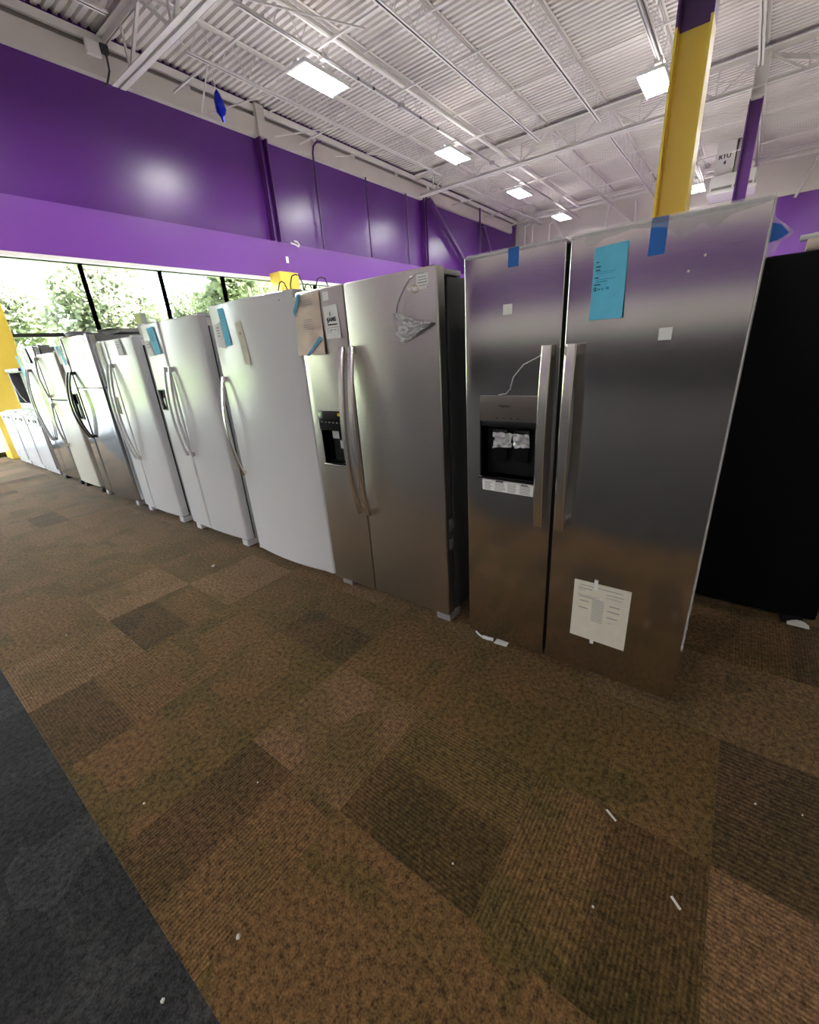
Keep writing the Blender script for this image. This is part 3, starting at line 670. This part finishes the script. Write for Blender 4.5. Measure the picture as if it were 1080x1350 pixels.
m_ = MB(); m_.rings([[(X1 + .028 + q.uniform(-.006, .006), y, z) for y, z in outl], [(X1 + .034 + q.uniform(-.006, .006), y * .95, z) for y, z in outl]]); m_.build('film', M['film_thin'], cf, ang=5)
m_ = MB(); bo = [(.002, 1.675), (-.020, 1.668), (-.040, 1.645), (-.020, 1.632), (.002, 1.630)]
m_.rings([[(X1 + .020, y, z) for y, z in bo], [(X1 + .0225, y, z) for y, z in bo]]); m_.build('tape', M['tape'], cf)
# energy sheet with white tape
es = thing('energy_sheet', 'cream instruction sheet held by white tape low on the near fridge', 'paper', (X1 - .002, .30, .35))
sheet(MB(), [(.407, .492), (.192, .494), (.191, .216), (.407, .220)], X1 - .001, .001, curl=.003).build('sheet', M['paper_cream'], es)
xx = X1 - .0026
rows = [(.385, .22, .474, .003), (.39, .335, .459, .004), (.39, .36, .45, .002), (.28, .215, .455, .003), (.39, .31, .428, .002), (.385, .325, .42, .004), (.38, .345, .40, .005), (.382, .345, .366, .005), (.265, .225, .405, .005), (.27, .225, .38, .005), (.27, .23, .35, .005), (.265, .25, .325, .003), (.28, .22, .44, .002)]
rows += [(.33, .285, .418 - .008 * k, .003) for k in range(14)]
lines(MB(), rows, xx).build('print', M['ink_grey'], es)
bx = [(.33, .29, .297, .003), (.33, .29, .268, .003), (.33, .326, .282, .03), (.294, .29, .282, .03), (.31, .297, .275, .006)]
lines(MB(), bx, xx).build('print', M['ink'], es)
for y_, z_, s_ in ((.322, .465, -.06), (.317, .20, .05)):
    t_ = MB(); sheet(t_, [(y_ + .008, z_ + .045), (y_ - .006, z_ + .045), (y_ - .008 , z_ - .0), (y_ + .006, z_ - .0)], X1 - .003, .0006); t_.build('tape', M['tape_white'], es)
# loose plastic strand on the left door
tag(MB().tube([(X1 - .004, .584, 1.38), (X1 - .005, .61, 1.367), (X1 - .004, .66, 1.345), (X1 - .004, .70, 1.30), (X1 - .004, .712, 1.255), (X1 - .004, .73, 1.237), (X1 - .003, .76, 1.233)], .0018, 5).build('plastic_strand', M['white_plastic']), 'thin curved white plastic strand on the left door of the near fridge', 'strand')
for yc, zc, w_ in ((.135, 1.62, 'upper'), (.17, 1.585, 'lower')):
    tag(MB().box(X1 - .001, X1 - .0002, yc - .003, yc + .003, zc - .003, zc + .003).build('paint_speck', M['scrap']), w_ + ' one of two tiny white specks high on the right door of the near fridge', 'speck', 'specks on the near fridge')
# feet and plug under it
for y in (.07, .84): MB().cyl((X1 + .18, y, 0), .022, .06, 'z', 10).build('foot', M['black'], r1)
for y in (.07, .84): MB().cyl((X1 + .7, y - .015, .03), .03, .03, 'y', 12).build('wheel', M['black'], r1)
MB().box(X1 + .1, X1 + .13, .02, .89, .03, .075).build('toe_grille', M['gasket'], r1)
cb = thing('loose_cable', 'white cable with connector and torn wrapper lying under the near fridge', 'cable', (X1 + .03, .8, 0))
MB().tube([(X1 + .05, .90, .022), (X1 + .025, .885, .014), (X1 + .015, .86, .008), (X1 + .012, .838, .006)], .005, 6).build('wire', M['white_plastic'], cb)
MB().tube([(X1 + .012, .84, .009), (X1 + .013, .825, .009), (X1 + .015, .81, .007), (X1 + .016, .80, .010), (X1 + .017, .785, .009)], .0095, 7).build('connector', M['white_plastic'], cb)
MB().grid(lambda u, v: (X1 + .0 + .05 * v, .775 - .07 * u, .004 + .018 * math.sin(2.6 * u) * v + .006 * u), 4, 3).build('wrapper', M['scrap'], cb)

# 2 - stainless side by side with black dispenser
y0, y1, top, sm = 1.042, 1.925, 1.735, 1.574
r2 = thing('refrigerator', 'stainless side-by-side fridge with bowed handles and black dispenser, second from the camera', 'refrigerator', (XF + .4, 1.48, 0), FG)
cabinet(r2, y0 + .012, y1 - .006, 1.705, .80, M['side_grey'], x0=XF + .10)
dl = door_mb(sm + .004, y1, .055, top, XF, .055, rad=.008).build('door', M['steel'], r2, cut=[(XF - .05, XF + .045, 1.672, 1.864, .835, 1.035)])
dr = door_mb(y0, sm - .004, .062, top, XF, .055, rad=.008).build('door', M['steel'], r2)
MB().box(XF + .03, XF + .06, sm - .006, sm + .006, .07, 1.72).build('seam_strip', M['gasket'], r2)
for d, yc in ((dl, 1.607), (dr, 1.540)): handle_mb(yc, .034, .570, 1.458, XF, .050, .012, .018).build('handle', M['handle'], d)
rc = MB(); rx = XF + .044; ra, rb, rz0, rz1 = 1.672, 1.864, .835, 1.035
rc.face([(rx, ra, rz0), (rx, rb, rz0), (rx, rb, rz1), (rx, ra, rz1)])
for q in (((XF, ra, rz0), (rx, ra, rz0), (rx, ra, rz1), (XF, ra, rz1)), ((XF, rb, rz0), (rx, rb, rz0), (rx, rb, rz1), (XF, rb, rz1)), ((XF, ra, rz1), (rx, ra, rz1), (rx, rb, rz1), (XF, rb, rz1)), ((XF, ra, rz0), (rx, ra, rz0), (rx, rb, rz0), (XF, rb, rz0))): rc.face(q)
rc.build('dispenser_recess', M['black_gloss'], dl)
MB().box(XF - .004, XF + .006, 1.668, 1.870, 1.030, 1.138, bev=.003).build('dispenser_panel', M['black_gloss'], dl)
MB().box(XF - .006, XF + .03, 1.668, 1.868, .824, .836, bev=.003).build('dispenser_sill', M['handle'], dl)
MB().box(XF + .02, XF + .04, 1.70, 1.76, .90, 1.0, bev=.006).build('dispenser_paddle', M['black_gloss'], dl)
MB().box(XF - .0048, XF - .0042, 1.672, 1.712, 1.112, 1.128).build('label', M['yellow_label'], dl, label='yellow label on the dispenser panel')
MB().box(XF + .010, XF + .012, 1.735, 1.785, .985, 1.030).build('label', M['grey_plastic'], dl, label='grey label inside the dispenser')
MB().box(XF + .010, XF + .012, 1.690, 1.730, .93, .975).build('label', M['grey_plastic'], dl, label='grey label inside the dispenser')
lines(MB(), [(1.85 - .03 * k, 1.837 - .03 * k, 1.075, .004) for k in range(6)], XF - .0042).build('button_print', M['ink_grey'], dl)
hinge(r2, 1.075, 1.706, M['grey_plastic'])
feet(r2, (1.10, 1.85), M['foot_grey'], h=.058, w_=.09)
tx = text_mesh('Whirlpool', .024, XF - .0004, 1.195, 1.655, M['silver_print'], dr, 'lettering', shear=.25, bold=.0006)
gd = MB(); gd.tube([(XF - .0008, 1.155 + .020 * math.cos(a * .6) , 1.660 + .014 * math.sin(a * .6) + .004 * math.cos(a * .6)) for a in range(11)], .0012, 4)
gd.build('emblem_ring', M['gold'], dr)
MB().box(XF - .001, XF - .0002, 1.082, 1.143, 1.672, 1.712).build('barcode_label', M['paper'], dr, label='white barcode label on the right door')
lines(MB(), [(1.135, 1.095, 1.70, .003), (1.135, 1.09, 1.69, .003), (1.137, 1.09, 1.680, .004)], XF - .0011).build('barcode_print', M['ink_grey'], dr)
ff = thing('torn_film', 'torn clear film peeled into a crinkled flap below the logo of the second fridge', 'plastic film', (XF - .002, 1.15, 1.55))
MB().tube([(XF - .003, y, z) for y, z in ((1.262, 1.580), (1.255, 1.605), (1.235, 1.638), (1.208, 1.672), (1.178, 1.700), (1.15, 1.712), (1.122, 1.716), (1.105, 1.712))], .0022, 5).build('edge', M['film_white'], ff)
oc = [(1.268, 1.578), (1.222, 1.568), (1.17, 1.548), (1.12, 1.536), (1.065, 1.527), (1.055, 1.522)]
ob = [(1.266, 1.570), (1.262, 1.485), (1.225, 1.455), (1.175, 1.470), (1.12, 1.494), (1.055, 1.520)]
rn = random.Random(21)
NU, NV = 20, 12
def lerp(seq, t_):
    k = min(int(t_ * (len(seq) - 1)), len(seq) - 2); f_ = t_ * (len(seq) - 1) - k
    return [seq[k][i] * (1 - f_) + seq[k + 1][i] * f_ for i in (0, 1)]
def flap(u, v):
    a = lerp(oc, u); b_ = lerp(ob, u)
    return (XF - .003 - rn.uniform(0, .022), a[0] * (1 - v) + b_[0] * v + rn.uniform(-.003, .003) * (0 < v < 1), a[1] * (1 - v) + b_[1] * v + rn.uniform(-.003, .003) * (0 < v < 1))
MB().grid(flap, NU, NV).build('flap', M['film_white'], ff, ang=5)
MB().tube([(XF - .003, *lerp(ob, i / 12)) for i in range(13)], .0028, 5).build('rolled_edge', M['film_white'], ff)
tag(MB().grid(lambda u, v: (XF + .02 + .04 * u, 1.040 - .004 * math.sin(9 * v), .62 - .17 * v), 3, 8).build('film_shred', M['film_thin'], ang=8), 'shred of clear film hanging from the right edge of the second fridge', 'plastic film')
kp = thing('kraft_envelope', 'tan kraft paper packet held by two blue tapes on the second fridge', 'packet', (XF - .003, 1.83, 1.58))
sheet(MB(), [(1.930, 1.715), (1.738, 1.722), (1.737, 1.428), (1.950, 1.432)], XF - .002, .004, curl=.006, wob=.012, seed=4, nu=10, nv=14).build('packet', M['kraft'], kp)
lines(MB(), [(1.89, 1.78, 1.692 - .011 * k, .0022) for k in range(3)] + [(1.86, 1.79, 1.60 - .011 * k, .0018) for k in range(7)], XF - .0185).build('print', M['ink_grey'], kp)
for q4 in ([(1.882, 1.722), (1.858, 1.722), (1.924, 1.622), (1.930, 1.648)], [(1.752, 1.518), (1.735, 1.508), (1.850, 1.428), (1.872, 1.428)]):
    sheet(MB(), q4, XF - .0195, .0008).build('tape', M['tape_light'], kp)
fy = thing('flyer', 'small white flyer with black hand lettering on the second fridge', 'paper', (XF - .002, 1.67, 1.58))
sheet(MB(), [(1.722, 1.650), (1.625, 1.655), (1.612, 1.500), (1.716, 1.500)], XF - .001, .001, curl=.006).build('sheet', M['paper'], fy)
text_mesh('SAMS', .026, XF - .0045, 1.699, 1.580, M['ink'], fy, 'print', bold=.0012)
lines(MB(), [(1.70, 1.633, 1.565, .006), (1.678, 1.674, 1.613, .018), (1.703, 1.697, 1.588, .008), (1.70, 1.692, 1.575, .006)], XF - .0042).build('print', M['ink'], fy)
lines(MB(), [(1.70, 1.628, 1.552, .002), (1.695, 1.622, 1.508, .002), (1.702, 1.7, 1.53, .044), (1.628, 1.626, 1.53, .044), (1.69, 1.665, 1.54, .004), (1.655, 1.64, 1.54, .004), (1.685, 1.68, 1.528, .012)], XF - .0050).build('print', M['ink_grey'], fy)
tag(MB().box(XF - .001, XF - .0002, 1.672, 1.716, 1.675, 1.715).build('sticker', M['paper']), 'small white sticker above the flyer on the second fridge', 'sticker')

# 3 - white upright freezer with bowed door
y0, y1, top = 1.955, 2.828, 1.762
r3 = thing('freezer', 'tall white upright freezer with one bowed door and a steel handle', 'freezer', (XF + .4, 2.39, 0), FG)
cabinet(r3, y0 + .006, y1 - .004, 1.755, .74, M['white_side'], x0=XF + .115)
d = door_mb(y0, y1, .048, top, XF - .012, .06, bulge=.038, rad=.02).build('door', M['white'], r3)
handle_mb(2.770, .026, .648, 1.335, XF + .016, .055, .008, .016).build('handle', M['handle'], d)
lines(MB(), [(2.108, 2.100, 1.716, .006), (2.088, 2.076, 1.718, .008), (2.073, 2.062, 1.719, .008)], XF + .0085).build('badge_print', M['ink_grey'], d)
feet(r3, (2.03, 2.76), M['white_plastic'], x=XF + .10, h=.05)
def tagsheet(label, c4, x, m, cat='paper', prints=(), name='price_tag', curl=.006):
    o = thing(name, label, cat, (x, c4[0][0], c4[2][1]))
    sheet(MB(), c4, x, .001, curl=curl).build('sheet', M[m], o)
    if prints: lines(MB(), prints, x - .0018).build('print', M['ink_grey'], o)
    return o
tagsheet('narrow blue price tag on the white upright freezer', [(2.664, 1.733), (2.600, 1.735), (2.575, 1.520), (2.640, 1.520)], XF - .006, 'paper_blue', prints=[(2.65, 2.62, 1.70 - .02 * k, .003) for k in range(6)])
tagsheet('white spec sheet with scribbles beside the blue tag on the freezer', [(2.745, 1.650), (2.672, 1.662), (2.650, 1.505), (2.735, 1.520)], XF - .001, 'paper', prints=[(2.722, 2.695, 1.63 - .016 * k, .006) for k in range(5)])
tagsheet('long pale energy guide strip with two dark dots on the freezer', [(2.495, 1.640), (2.425, 1.648), (2.395, 1.400), (2.455, 1.400)], XF - .0135, 'paper_cream', prints=[(2.462, 2.448, 1.58, .014), (2.45, 2.436, 1.50, .014)], name='energy_strip')
# wire racks on top of the freezer
for k, (ya, yb, xa, lab) in enumerate(((2.545, 2.450, 2.0, 'bent wire rack on the white freezer, left and lower'), (2.440, 2.318, 2.02, 'taller bent wire rack on the white freezer, right one'))):
    t_ = MB(); h = (.125, .150)[k]
    for xs in (0, .22):
        t_.tube([(xa + xs, ya, 1.762), (xa + xs, ya, 1.76 + h * .7), (xa + xs, ya - .025, 1.76 + h), (xa + xs, (ya + yb) / 2, 1.765 + h), (xa + xs, yb + .025, 1.755 + h), (xa + xs, yb, 1.76 + h * .6), (xa + xs, yb - .004, 1.762)], .004, 6)
    for yy in (ya - .004, yb + .004): t_.tube([(xa, yy, 1.82), (xa + .22, yy, 1.82)], .003, 5)
    tag(t_.build('wire_rack', M['frame']), lab, 'rack', 'wire racks on the freezer')
tag(MB().box(1.82, 2.15, 2.02, 2.30, 1.757, 1.778, bev=.006).build('drawer_lid', M['white_plastic']), 'flat white plastic lid lying on the white upright freezer', 'lid')

# 4 - white side by side
def sbs(name, label, y0, y1, sm, top, doorm, sidem, handlem, hz, hb, hw=.022, disp=None, footm='white_plastic', dz=.068, bow=.036, bodytop=None, depth=.76, bulge=.018, rad=.016, dispm='black_gloss', hgap=.042, seams=()):
    r = thing(name, label, 'refrigerator', (XF + .4, (y0 + y1) / 2, 0), FG)
    cabinet(r, y0 + .008, y1 - .008, bodytop or top - .012, depth, M[sidem], x0=XF + .10)
    segs = [(dz, top)] if not seams else [(dz, seams[0] - .004), (seams[0] + .004, top)]
    cut = [(XF - .05, XF + .03, disp[0], disp[1], disp[2], disp[3])] if disp else None
    dl = door_mb(sm + .004, y1, dz, top, XF, .062, bulge, rad, full=(y0, y1)).build('door', M[doorm], r, cut=cut)
    drs = [door_mb(y0, sm - .004, a, b, XF, .062, bulge, rad, full=(y0, y1)).build('door', M[doorm], r) for a, b in segs]
    MB().box(XF + .035, XF + .07, sm - .006, sm + .006, dz + .02, top - .02).build('seam_strip', M['gasket'] if doorm != 'white' else M['white_side'], r)
    handle_mb(sm + hgap, hw, hz[0], hz[1], XF + .002, bow, .012, .018).build('handle', M[handlem], dl)
    handle_mb(sm - hgap, hw, hz[0], hz[1], XF + .002, bow, .012, .018).build('handle', M[handlem], drs[-1])
    if disp:
        a, b, c, e = disp
        rc = MB(); rx = XF + .029 + .012
        rc.box(rx - .012, rx, a - .004, b + .004, c - .004, e + .004); rc.build('dispenser_recess', M[dispm], dl)
        f = MB()
        for q in ((a - .008, a, c, e), (b, b + .008, c, e), (a - .008, b + .008, c - .010, c), (a - .008, b + .008, e, e + .010)): f.box(XF - .002, XF + .03, *q)
        f.build('dispenser_frame', M['grey_plastic'] if doorm == 'white' else M['black'], dl)
        MB().box(XF + .004, XF + .02, (a + b) / 2 - .02, (a + b) / 2 + .02, c + .02, c + (e - c) * .6, bev=.004).build('dispenser_paddle', M['black'], dl)
    for yy in (y0 + .045, y1 - .045): hinge(r, yy, (bodytop or top - .012), M[sidem])
    feet(r, (y0 + .07, y1 - .07), M[footm])
    return r, dl, drs
r4, dl, drs = sbs('refrigerator', 'white side-by-side fridge with grey dispenser and blue tag, left of the upright freezer', 2.960, 3.848, 3.492, 1.735, 'white', 'white_side', 'handle_white', (.726, 1.418), 0, disp=(3.66, 3.79, 1.09, 1.245), dispm='side_lgrey')
MB().box(XF + .074, XF + .17, 2.966, 2.972, 1.665, 1.715).build('hinge_label', M['paper'], r4)
lines(MB(), [(3.60, 3.56, .905, .006)], XF - .001).build('door_scuff', M['trim_white'], dl)
tagsheet('blue price tag on the white side-by-side fridge with grey dispenser', [(3.700, 1.700), (3.580, 1.708), (3.545, 1.515), (3.640, 1.510)], XF - .004, 'paper_blue', prints=[(3.67, 3.60, 1.68 - .025 * k, .003) for k in range(6)])
tagsheet('white spec sheet left of the blue tag on the white side-by-side fridge', [(3.800, 1.615), (3.735, 1.620), (3.665, 1.505), (3.745, 1.505)], XF - .003, 'paper', prints=[(3.755, 3.715, 1.59 - .02 * k, .005) for k in range(4)])
# card standing on fridge 5's top
cd = thing('energy_card', 'lime and grey card standing on top of the shorter white fridge', 'card', (1.78, 4.12, 1.66))
c_ = [(4.292, 1.862), (4.085, 1.852), (4.095, 1.660), (4.275, 1.660)]
sheet(MB(), c_, 1.80, .004).build('card', M['card_grey'], cd); sheet(MB(), [(4.290, 1.860), (4.165, 1.853), (4.170, 1.772), (4.280, 1.785)], 1.795, .001).build('print', M['lime_label'], cd)

# 5 - shorter white side by side
r5, dl, drs = sbs('refrigerator', 'shorter white side-by-side fridge with long white handles, third white one from the right', 4.035, 4.862, 4.59, 1.670, 'white', 'white_side', 'handle_white', (.591, 1.475), 0, disp=(4.70, 4.79, 1.03, 1.17), bow=.055)
MB().box(XF + .074, XF + .16, 4.041, 4.047, 1.60, 1.65).build('hinge_label', M['paper'], r5)
tagsheet('pale green energy guide hanging on the shorter white fridge', [(4.79, 1.655), (4.70, 1.658), (4.68, 1.32), (4.74, 1.32)], XF - .002, 'paper_cream', name='energy_strip', prints=[(4.74, 4.71, 1.6 - .04 * k, .004) for k in range(5)])
tagsheet('small grey spec sheet on the right door of the shorter white fridge', [(4.36, 1.665), (4.25, 1.668), (4.22, 1.535), (4.33, 1.535)], XF - .004, 'paper', prints=[(4.33, 4.26, 1.64 - .02 * k, .004) for k in range(4)])

# 6 - glossy steel side by side with dark handles
r6, dl, drs = sbs('refrigerator', 'glossy steel fridge with dark bowed handles and silver cabinet, between white and almond ones', 5.045, 6.045, 5.71, 1.760, 'steel_gloss', 'side_lgrey', 'handle_dark', (.728, 1.434), 0, hw=.036, disp=(5.80, 5.94, .93, 1.20), bow=.075, footm='grey_plastic', dz=.06, bulge=.03, rad=.03, seams=(1.262,), hgap=.045)
tagsheet('narrow blue tag on the glossy steel fridge with dark handles', [(5.90, 1.700), (5.84, 1.702), (5.72, 1.500), (5.78, 1.498)], XF - .004, 'paper_blue')
tagsheet('pale spec sheet left of the tag on the glossy steel fridge', [(5.99, 1.69), (5.925, 1.695), (5.86, 1.515), (5.93, 1.515)], XF - .002, 'paper')
cl = MB(); 
for k in range(4): cl.tube([(1.84 + (.10 + .005 * k) * math.cos(a * .5236), 5.87 + (.16 + .006 * k) * math.sin(a * .5236), 1.785 + .012 * k) for a in range(13)], .008, 6)
cl.tube([(1.84, 6.03, 1.79), (1.80, 6.1, 1.80), (1.75, 6.16, 1.79), (1.72, 6.05, 1.785)], .008, 6)
tag(cl.build('coiled_hose', M['grey_plastic']), 'coiled grey hose lying on the glossy steel fridge', 'hose')
bx_ = thing('open_carton', 'grey carton with open flaps on top of the glossy steel fridge', 'box', (2.1, 5.3, 1.76))
c_ = MB(); c_.box(1.95, 2.25, 5.08, 5.52, 1.772, 1.81); c_.build('tray', M['card_grey'], bx_)
MB().face([(1.95, 5.08, 1.81), (1.95, 5.52, 1.81), (1.87, 5.50, 1.835), (1.87, 5.1, 1.83)]); MB().box(1.86, 1.95, 5.1, 5.5, 1.808, 1.812).build('flap', M['card_grey'], bx_)

# 7 - almond top freezer
y0, y1 = 6.10, 6.80
r7 = thing('refrigerator', 'almond top-freezer fridge with two long left-side handles', 'refrigerator', (XF + .4, 6.45, 0), FG)
cabinet(r7, y0 + .006, y1 - .006, 1.638, .70, M['almond'], x0=XF + .08)
for a, b, hz in ((.08, 1.118, (.55, 1.09)), (1.132, 1.645, (1.15, 1.62))):
    d = door_mb(y0, y1, a, b, XF, .055, .01, .02).build('door', M['almond'], r7)
    handle_mb(y1 - .06, .030, hz[0], hz[1], XF + .004, .03, .012, .02, flat=.7).build('handle', M['almond'], d)
MB().box(XF + .04, XF + .078, y0 + .02, y1 - .02, 1.115, 1.135).build('seam_strip', M['gasket'], r7)
feet(r7, (y0 + .07, y1 - .07), M['black'])
hinge(r7, y0 + .05, 1.640, M['grey_plastic'])
# 8 - far steel fridge
r8, dl, drs = sbs('refrigerator', 'glossy steel fridge with long bowed handles, farthest left of the fridges', 6.865, 7.640, 7.26, 1.752, 'steel_gloss', 'side_lgrey', 'handle_white', (.589, 1.498), 0, bow=.06, footm='black', dz=.08, bulge=.02)
tagsheet('bright blue tag on the farthest left steel fridge', [(7.62, 1.665), (7.55, 1.670), (7.42, 1.40), (7.52, 1.40)], XF - .004, 'paper_blue')
tagsheet('white spec sheet high on the farthest left steel fridge', [(7.20, 1.735), (7.08, 1.738), (7.02, 1.56), (7.14, 1.56)], XF - .004, 'paper')

# washers beyond the row, and a grey dishwasher tub on top
def washer(y0, y1, lab):
    r = thing('washing_machine', lab, 'washer', (XF + .3, (y0 + y1) / 2, 0), 'white washers at the end of the row')
    MB().box(XF + .02, XF + .66, y0, y1, .04, .88, bev=.012).build('cabinet', M['white'], r)
    MB().box(XF, XF + .03, y0 + .01, y1 - .01, .12, .74, bev=.01).build('front_panel', M['white'], r)
    MB().box(XF - .005, XF + .03, y0 + .01, y1 - .01, .75, .872, bev=.008).build('control_panel', M['white_plastic'], r)
    for k in (.2, .34, .7): MB().cyl((XF - .02, y0 + (y1 - y0) * k, .81), .022, .02, 'x', 10).build('knob', M['grey_plastic'], r)
    MB().box(XF + .06, XF + .62, y0 + .04, y1 - .04, .88, .90, bev=.006).build('lid', M['white'], r)
    for yy in (y0 + .06, y1 - .06): MB().cyl((XF + .08, yy, 0), .02, .05, 'z', 8).build('foot', M['grey_plastic'], r)
washer(7.72, 8.40, 'white washer beside the farthest left fridge, partly hidden')
washer(8.46, 9.14, 'white washer in the middle of the end of the row')
washer(9.22, 9.90, 'white washer standing against the yellow pier')
r = thing('dishwasher', 'grey open dishwasher tub lying on the white washers', 'dishwasher', (XF + .3, 8.3, .9))
MB().box(XF + .08, XF + .62, 7.80, 8.78, .90, 1.05, bev=.02).build('base', M['dish_grey'], r)
tb = MB(); tb.box(XF + .06, XF + .62, 8.62, 8.70, 1.05, 1.53, bev=.01); tb.box(XF + .06, XF + .62, 7.80, 7.88, 1.05, 1.53, bev=.01); tb.box(XF + .06, XF + .62, 7.88, 8.62, 1.47, 1.53); tb.box(XF + .58, XF + .62, 7.88, 8.62, 1.05, 1.47)
tb.build('tub', M['dish_grey'], r)
MB().box(XF + .10, XF + .30, 7.90, 8.22, 1.06, 1.46).build('control_module', M['board_dark'], r)
MB().tube([(XF + .05, 8.6, 1.5), (XF + .03, 8.5, 1.35), (XF + .03, 8.3, 1.15), (XF + .05, 8.2, 1.07)], .006, 5).build('cable', M['trim_white'], r)
MB().box(XF + .03, XF + .07, 7.9, 8.65, 1.485, 1.525).build('trim_strip', M['purple_band'], r)
g = MB(); rn = random.Random(4)
g.grid(lambda u, v: (XF + .076 - .09 * v ** .6 - .01 * rn.random(), 8.78 - 1.0 * u, .905 + .05 * (1 - v) + .015 * rn.random() - .05 * v * v), 14, 6)
tag(g.build('plastic_wrap', M['film'], ang=5), 'clear plastic sheeting hanging in front of the grey dishwasher tub', 'plastic film')

# black fridge behind the near one, facing the same way
r = thing('refrigerator', 'plain black fridge standing behind the near fridge at the right edge', 'refrigerator', (2.9, -.03, 0), FG)
MB().box(2.58, 3.25, -.50, .42, .05, 1.672, bev=.008).build('cabinet', M['black_cab'], r)
for a, b in ((-.50, .42),):
    door_mb(a, b, .062, 1.685, 2.50, .075, 0, .02).build('door', M['black_cab'], r)
feet(r, (-.42, .34), M['black'], x=2.53)
tag(MB().grid(lambda u, v: (2.485 + .03 * v, -.40 - .085 * u, .02 + .022 * math.sin(3 * u) * v), 5, 3).build('wrapper_scrap', M['scrap']), 'pale plastic scrap at the foot of the black fridge', 'scrap')
bx2 = thing('spray_bottle', 'white-capped tan bottle lying on top of the black fridge', 'bottle', (2.62, -.16, 1.69))
MB().tube([(2.60, -.13, 1.715), (2.60, -.25, 1.715)], .026, 12).build('body', M['kraft'], bx2)
MB().tube([(2.60, -.105, 1.745), (2.60, -.24, 1.752)], .012, 8).build('cap', M['white_plastic'], bx2)

# ------------------------------------------------------------------ floor debris
deb = [(.174, .815, .007, 'round white crumb, largest, on the brown carpet at bottom left'), (-.002, .86, .006, 'white crumb on the charcoal carpet'), (1.289, 2.91, .016, 'torn white paper scrap on the carpet before the white fridges'),
       (.644, .436, .004, 'tiny white crumb in the middle of the brown carpet'), (.771, .074, .004, 'tiny white crumb near the bottom right'), (1.335, -.272, .005, 'white crumb on the dark ribbed tile'), (1.373, -.387, .003, 'pale crumb at the right edge of the dark ribbed tile'),
       (.361, 2.89, .005, 'pale crumb on the far brown carpet'), (.463, 1.15, .003, 'small tan crumb beside the dark tile'), (.186, 1.423, .004, 'pale crumb near the charcoal edge')]
for k, (x, y, s_, lab) in enumerate(deb):
    m_ = MB(); bmesh.ops.create_icosphere(m_.bm, subdivisions=1, radius=s_)
    for v in m_.bm.verts: v.co = Vector((x, y, s_ * .75)) + Vector((v.co.x * random.uniform(.6, 1.2), v.co.y * random.uniform(.6, 1.2), v.co.z * .75))
    tag(m_.build('crumb', M['scrap']), lab, 'debris', 'crumbs on the carpet')
for (a, b), lab in ((((1.055, .107, .004), (1.035, .075, .004)), 'thin white sliver on the brown carpet'), (((.912, -.090, .005), (.893, -.113, .005)), 'short white sliver at the lower right')):
    tag(MB().bar(a, b, .006, .003).build('sliver', M['scrap']), lab, 'debris', 'slivers on the carpet')

# ------------------------------------------------------------------ outdoors
gr = struct(MB().box(-60, 90, 11.3, 90, -.2, -.05).build('ground', M['concrete']), 'pale pavement outside the windows')
MB().box(-60, 90, 19, 90, -.05, .02).build('lawn', M['lawn'], gr)
def crown(name, n_, rx, rz, lm, seed):
    rn = random.Random(seed); m_ = MB(); bl = []
    for _ in range(16):
        th = rn.uniform(0, 6.28); rr_ = rn.uniform(.1, .75); bl.append((rx * rr_ * math.cos(th), rx * rr_ * math.sin(th), rn.uniform(-.75, .8) * rz, rn.uniform(.28, .5) * rx))
    for i in range(n_):
        cx, cy, cz, cr_ = rn.choice(bl); v = Vector((rn.gauss(0, 1), rn.gauss(0, 1), rn.gauss(0, 1))).normalized() * cr_ * rn.uniform(.55, 1.05)
        p = Vector((cx, cy, cz)) + v; a = Vector((rn.gauss(0, 1), rn.gauss(0, 1), rn.gauss(0, .7))).normalized(); b = a.cross(Vector((rn.gauss(0, 1), rn.gauss(0, 1), rn.gauss(0, 1)))).normalized()
        l_ = rn.uniform(.13, .26); w_ = l_ * .5
        m_.face([p - a * l_, p + b * w_, p + a * l_, p - b * w_])
    return m_.mesh(name, lm)
cm = [crown('foliage', 9000, 3.1, 3.2, M['leaf_a'], 1), crown('foliage', 9000, 3.2, 3.0, M['leaf_b'], 2)]
nm_ = ['at the far left', 'left of the first big window', 'in the first big window', 'in the second window', 'in the third window', 'in the fourth window', 'behind the far pier', 'at the far right']
tr = [(-11 + 7 * i, 25 + (i % 2), i % 2, 'in the front line, ' + nm_[i]) for i in range(8)] + [(-7.5 + 7 * i, 35, (i + 1) % 2, 'in the second line, ' + nm_[i]) for i in range(8)]
for x, y, k, lab in tr:
    sc_ = random.uniform(.88, .96) * (1.1 if y > 30 else 1)
    r = thing('tree', ('leafy green tree ', 'pale green tree ')[k] + lab, 'tree', (x, y, 0), 'trees outside the windows')
    MB().tube([(x, y, -.05), (x + .1, y, 2), (x, y + .1, 4.6 * sc_)], .2, 8).build('trunk', M['bark'], r)
    o = bpy.data.objects.new('foliage', cm[k]); COL.objects.link(o); o.parent = r; o.location = (0, 0, 4.6 * sc_); o.scale = (sc_, sc_, sc_); o.rotation_euler.z = random.uniform(0, 6); o['kind'] = 'stuff'
# sampling portals for daylight in the openings
for (lx, ly, lz), (sx, sy), d_ in (((3.1, 11.2, 1.8), (26, 3.5), (0, -1, 0)),):
    a_ = bpy.data.lights.new('daylight_portal', 'AREA'); a_.shape = 'RECTANGLE'; a_.size = sx; a_.size_y = sy; a_.cycles.is_portal = True
    o = bpy.data.objects.new('daylight_portal', a_); COL.objects.link(o); o.location = (lx, ly, lz); o.rotation_euler = Vector(d_).to_track_quat('-Z', 'Z').to_euler()
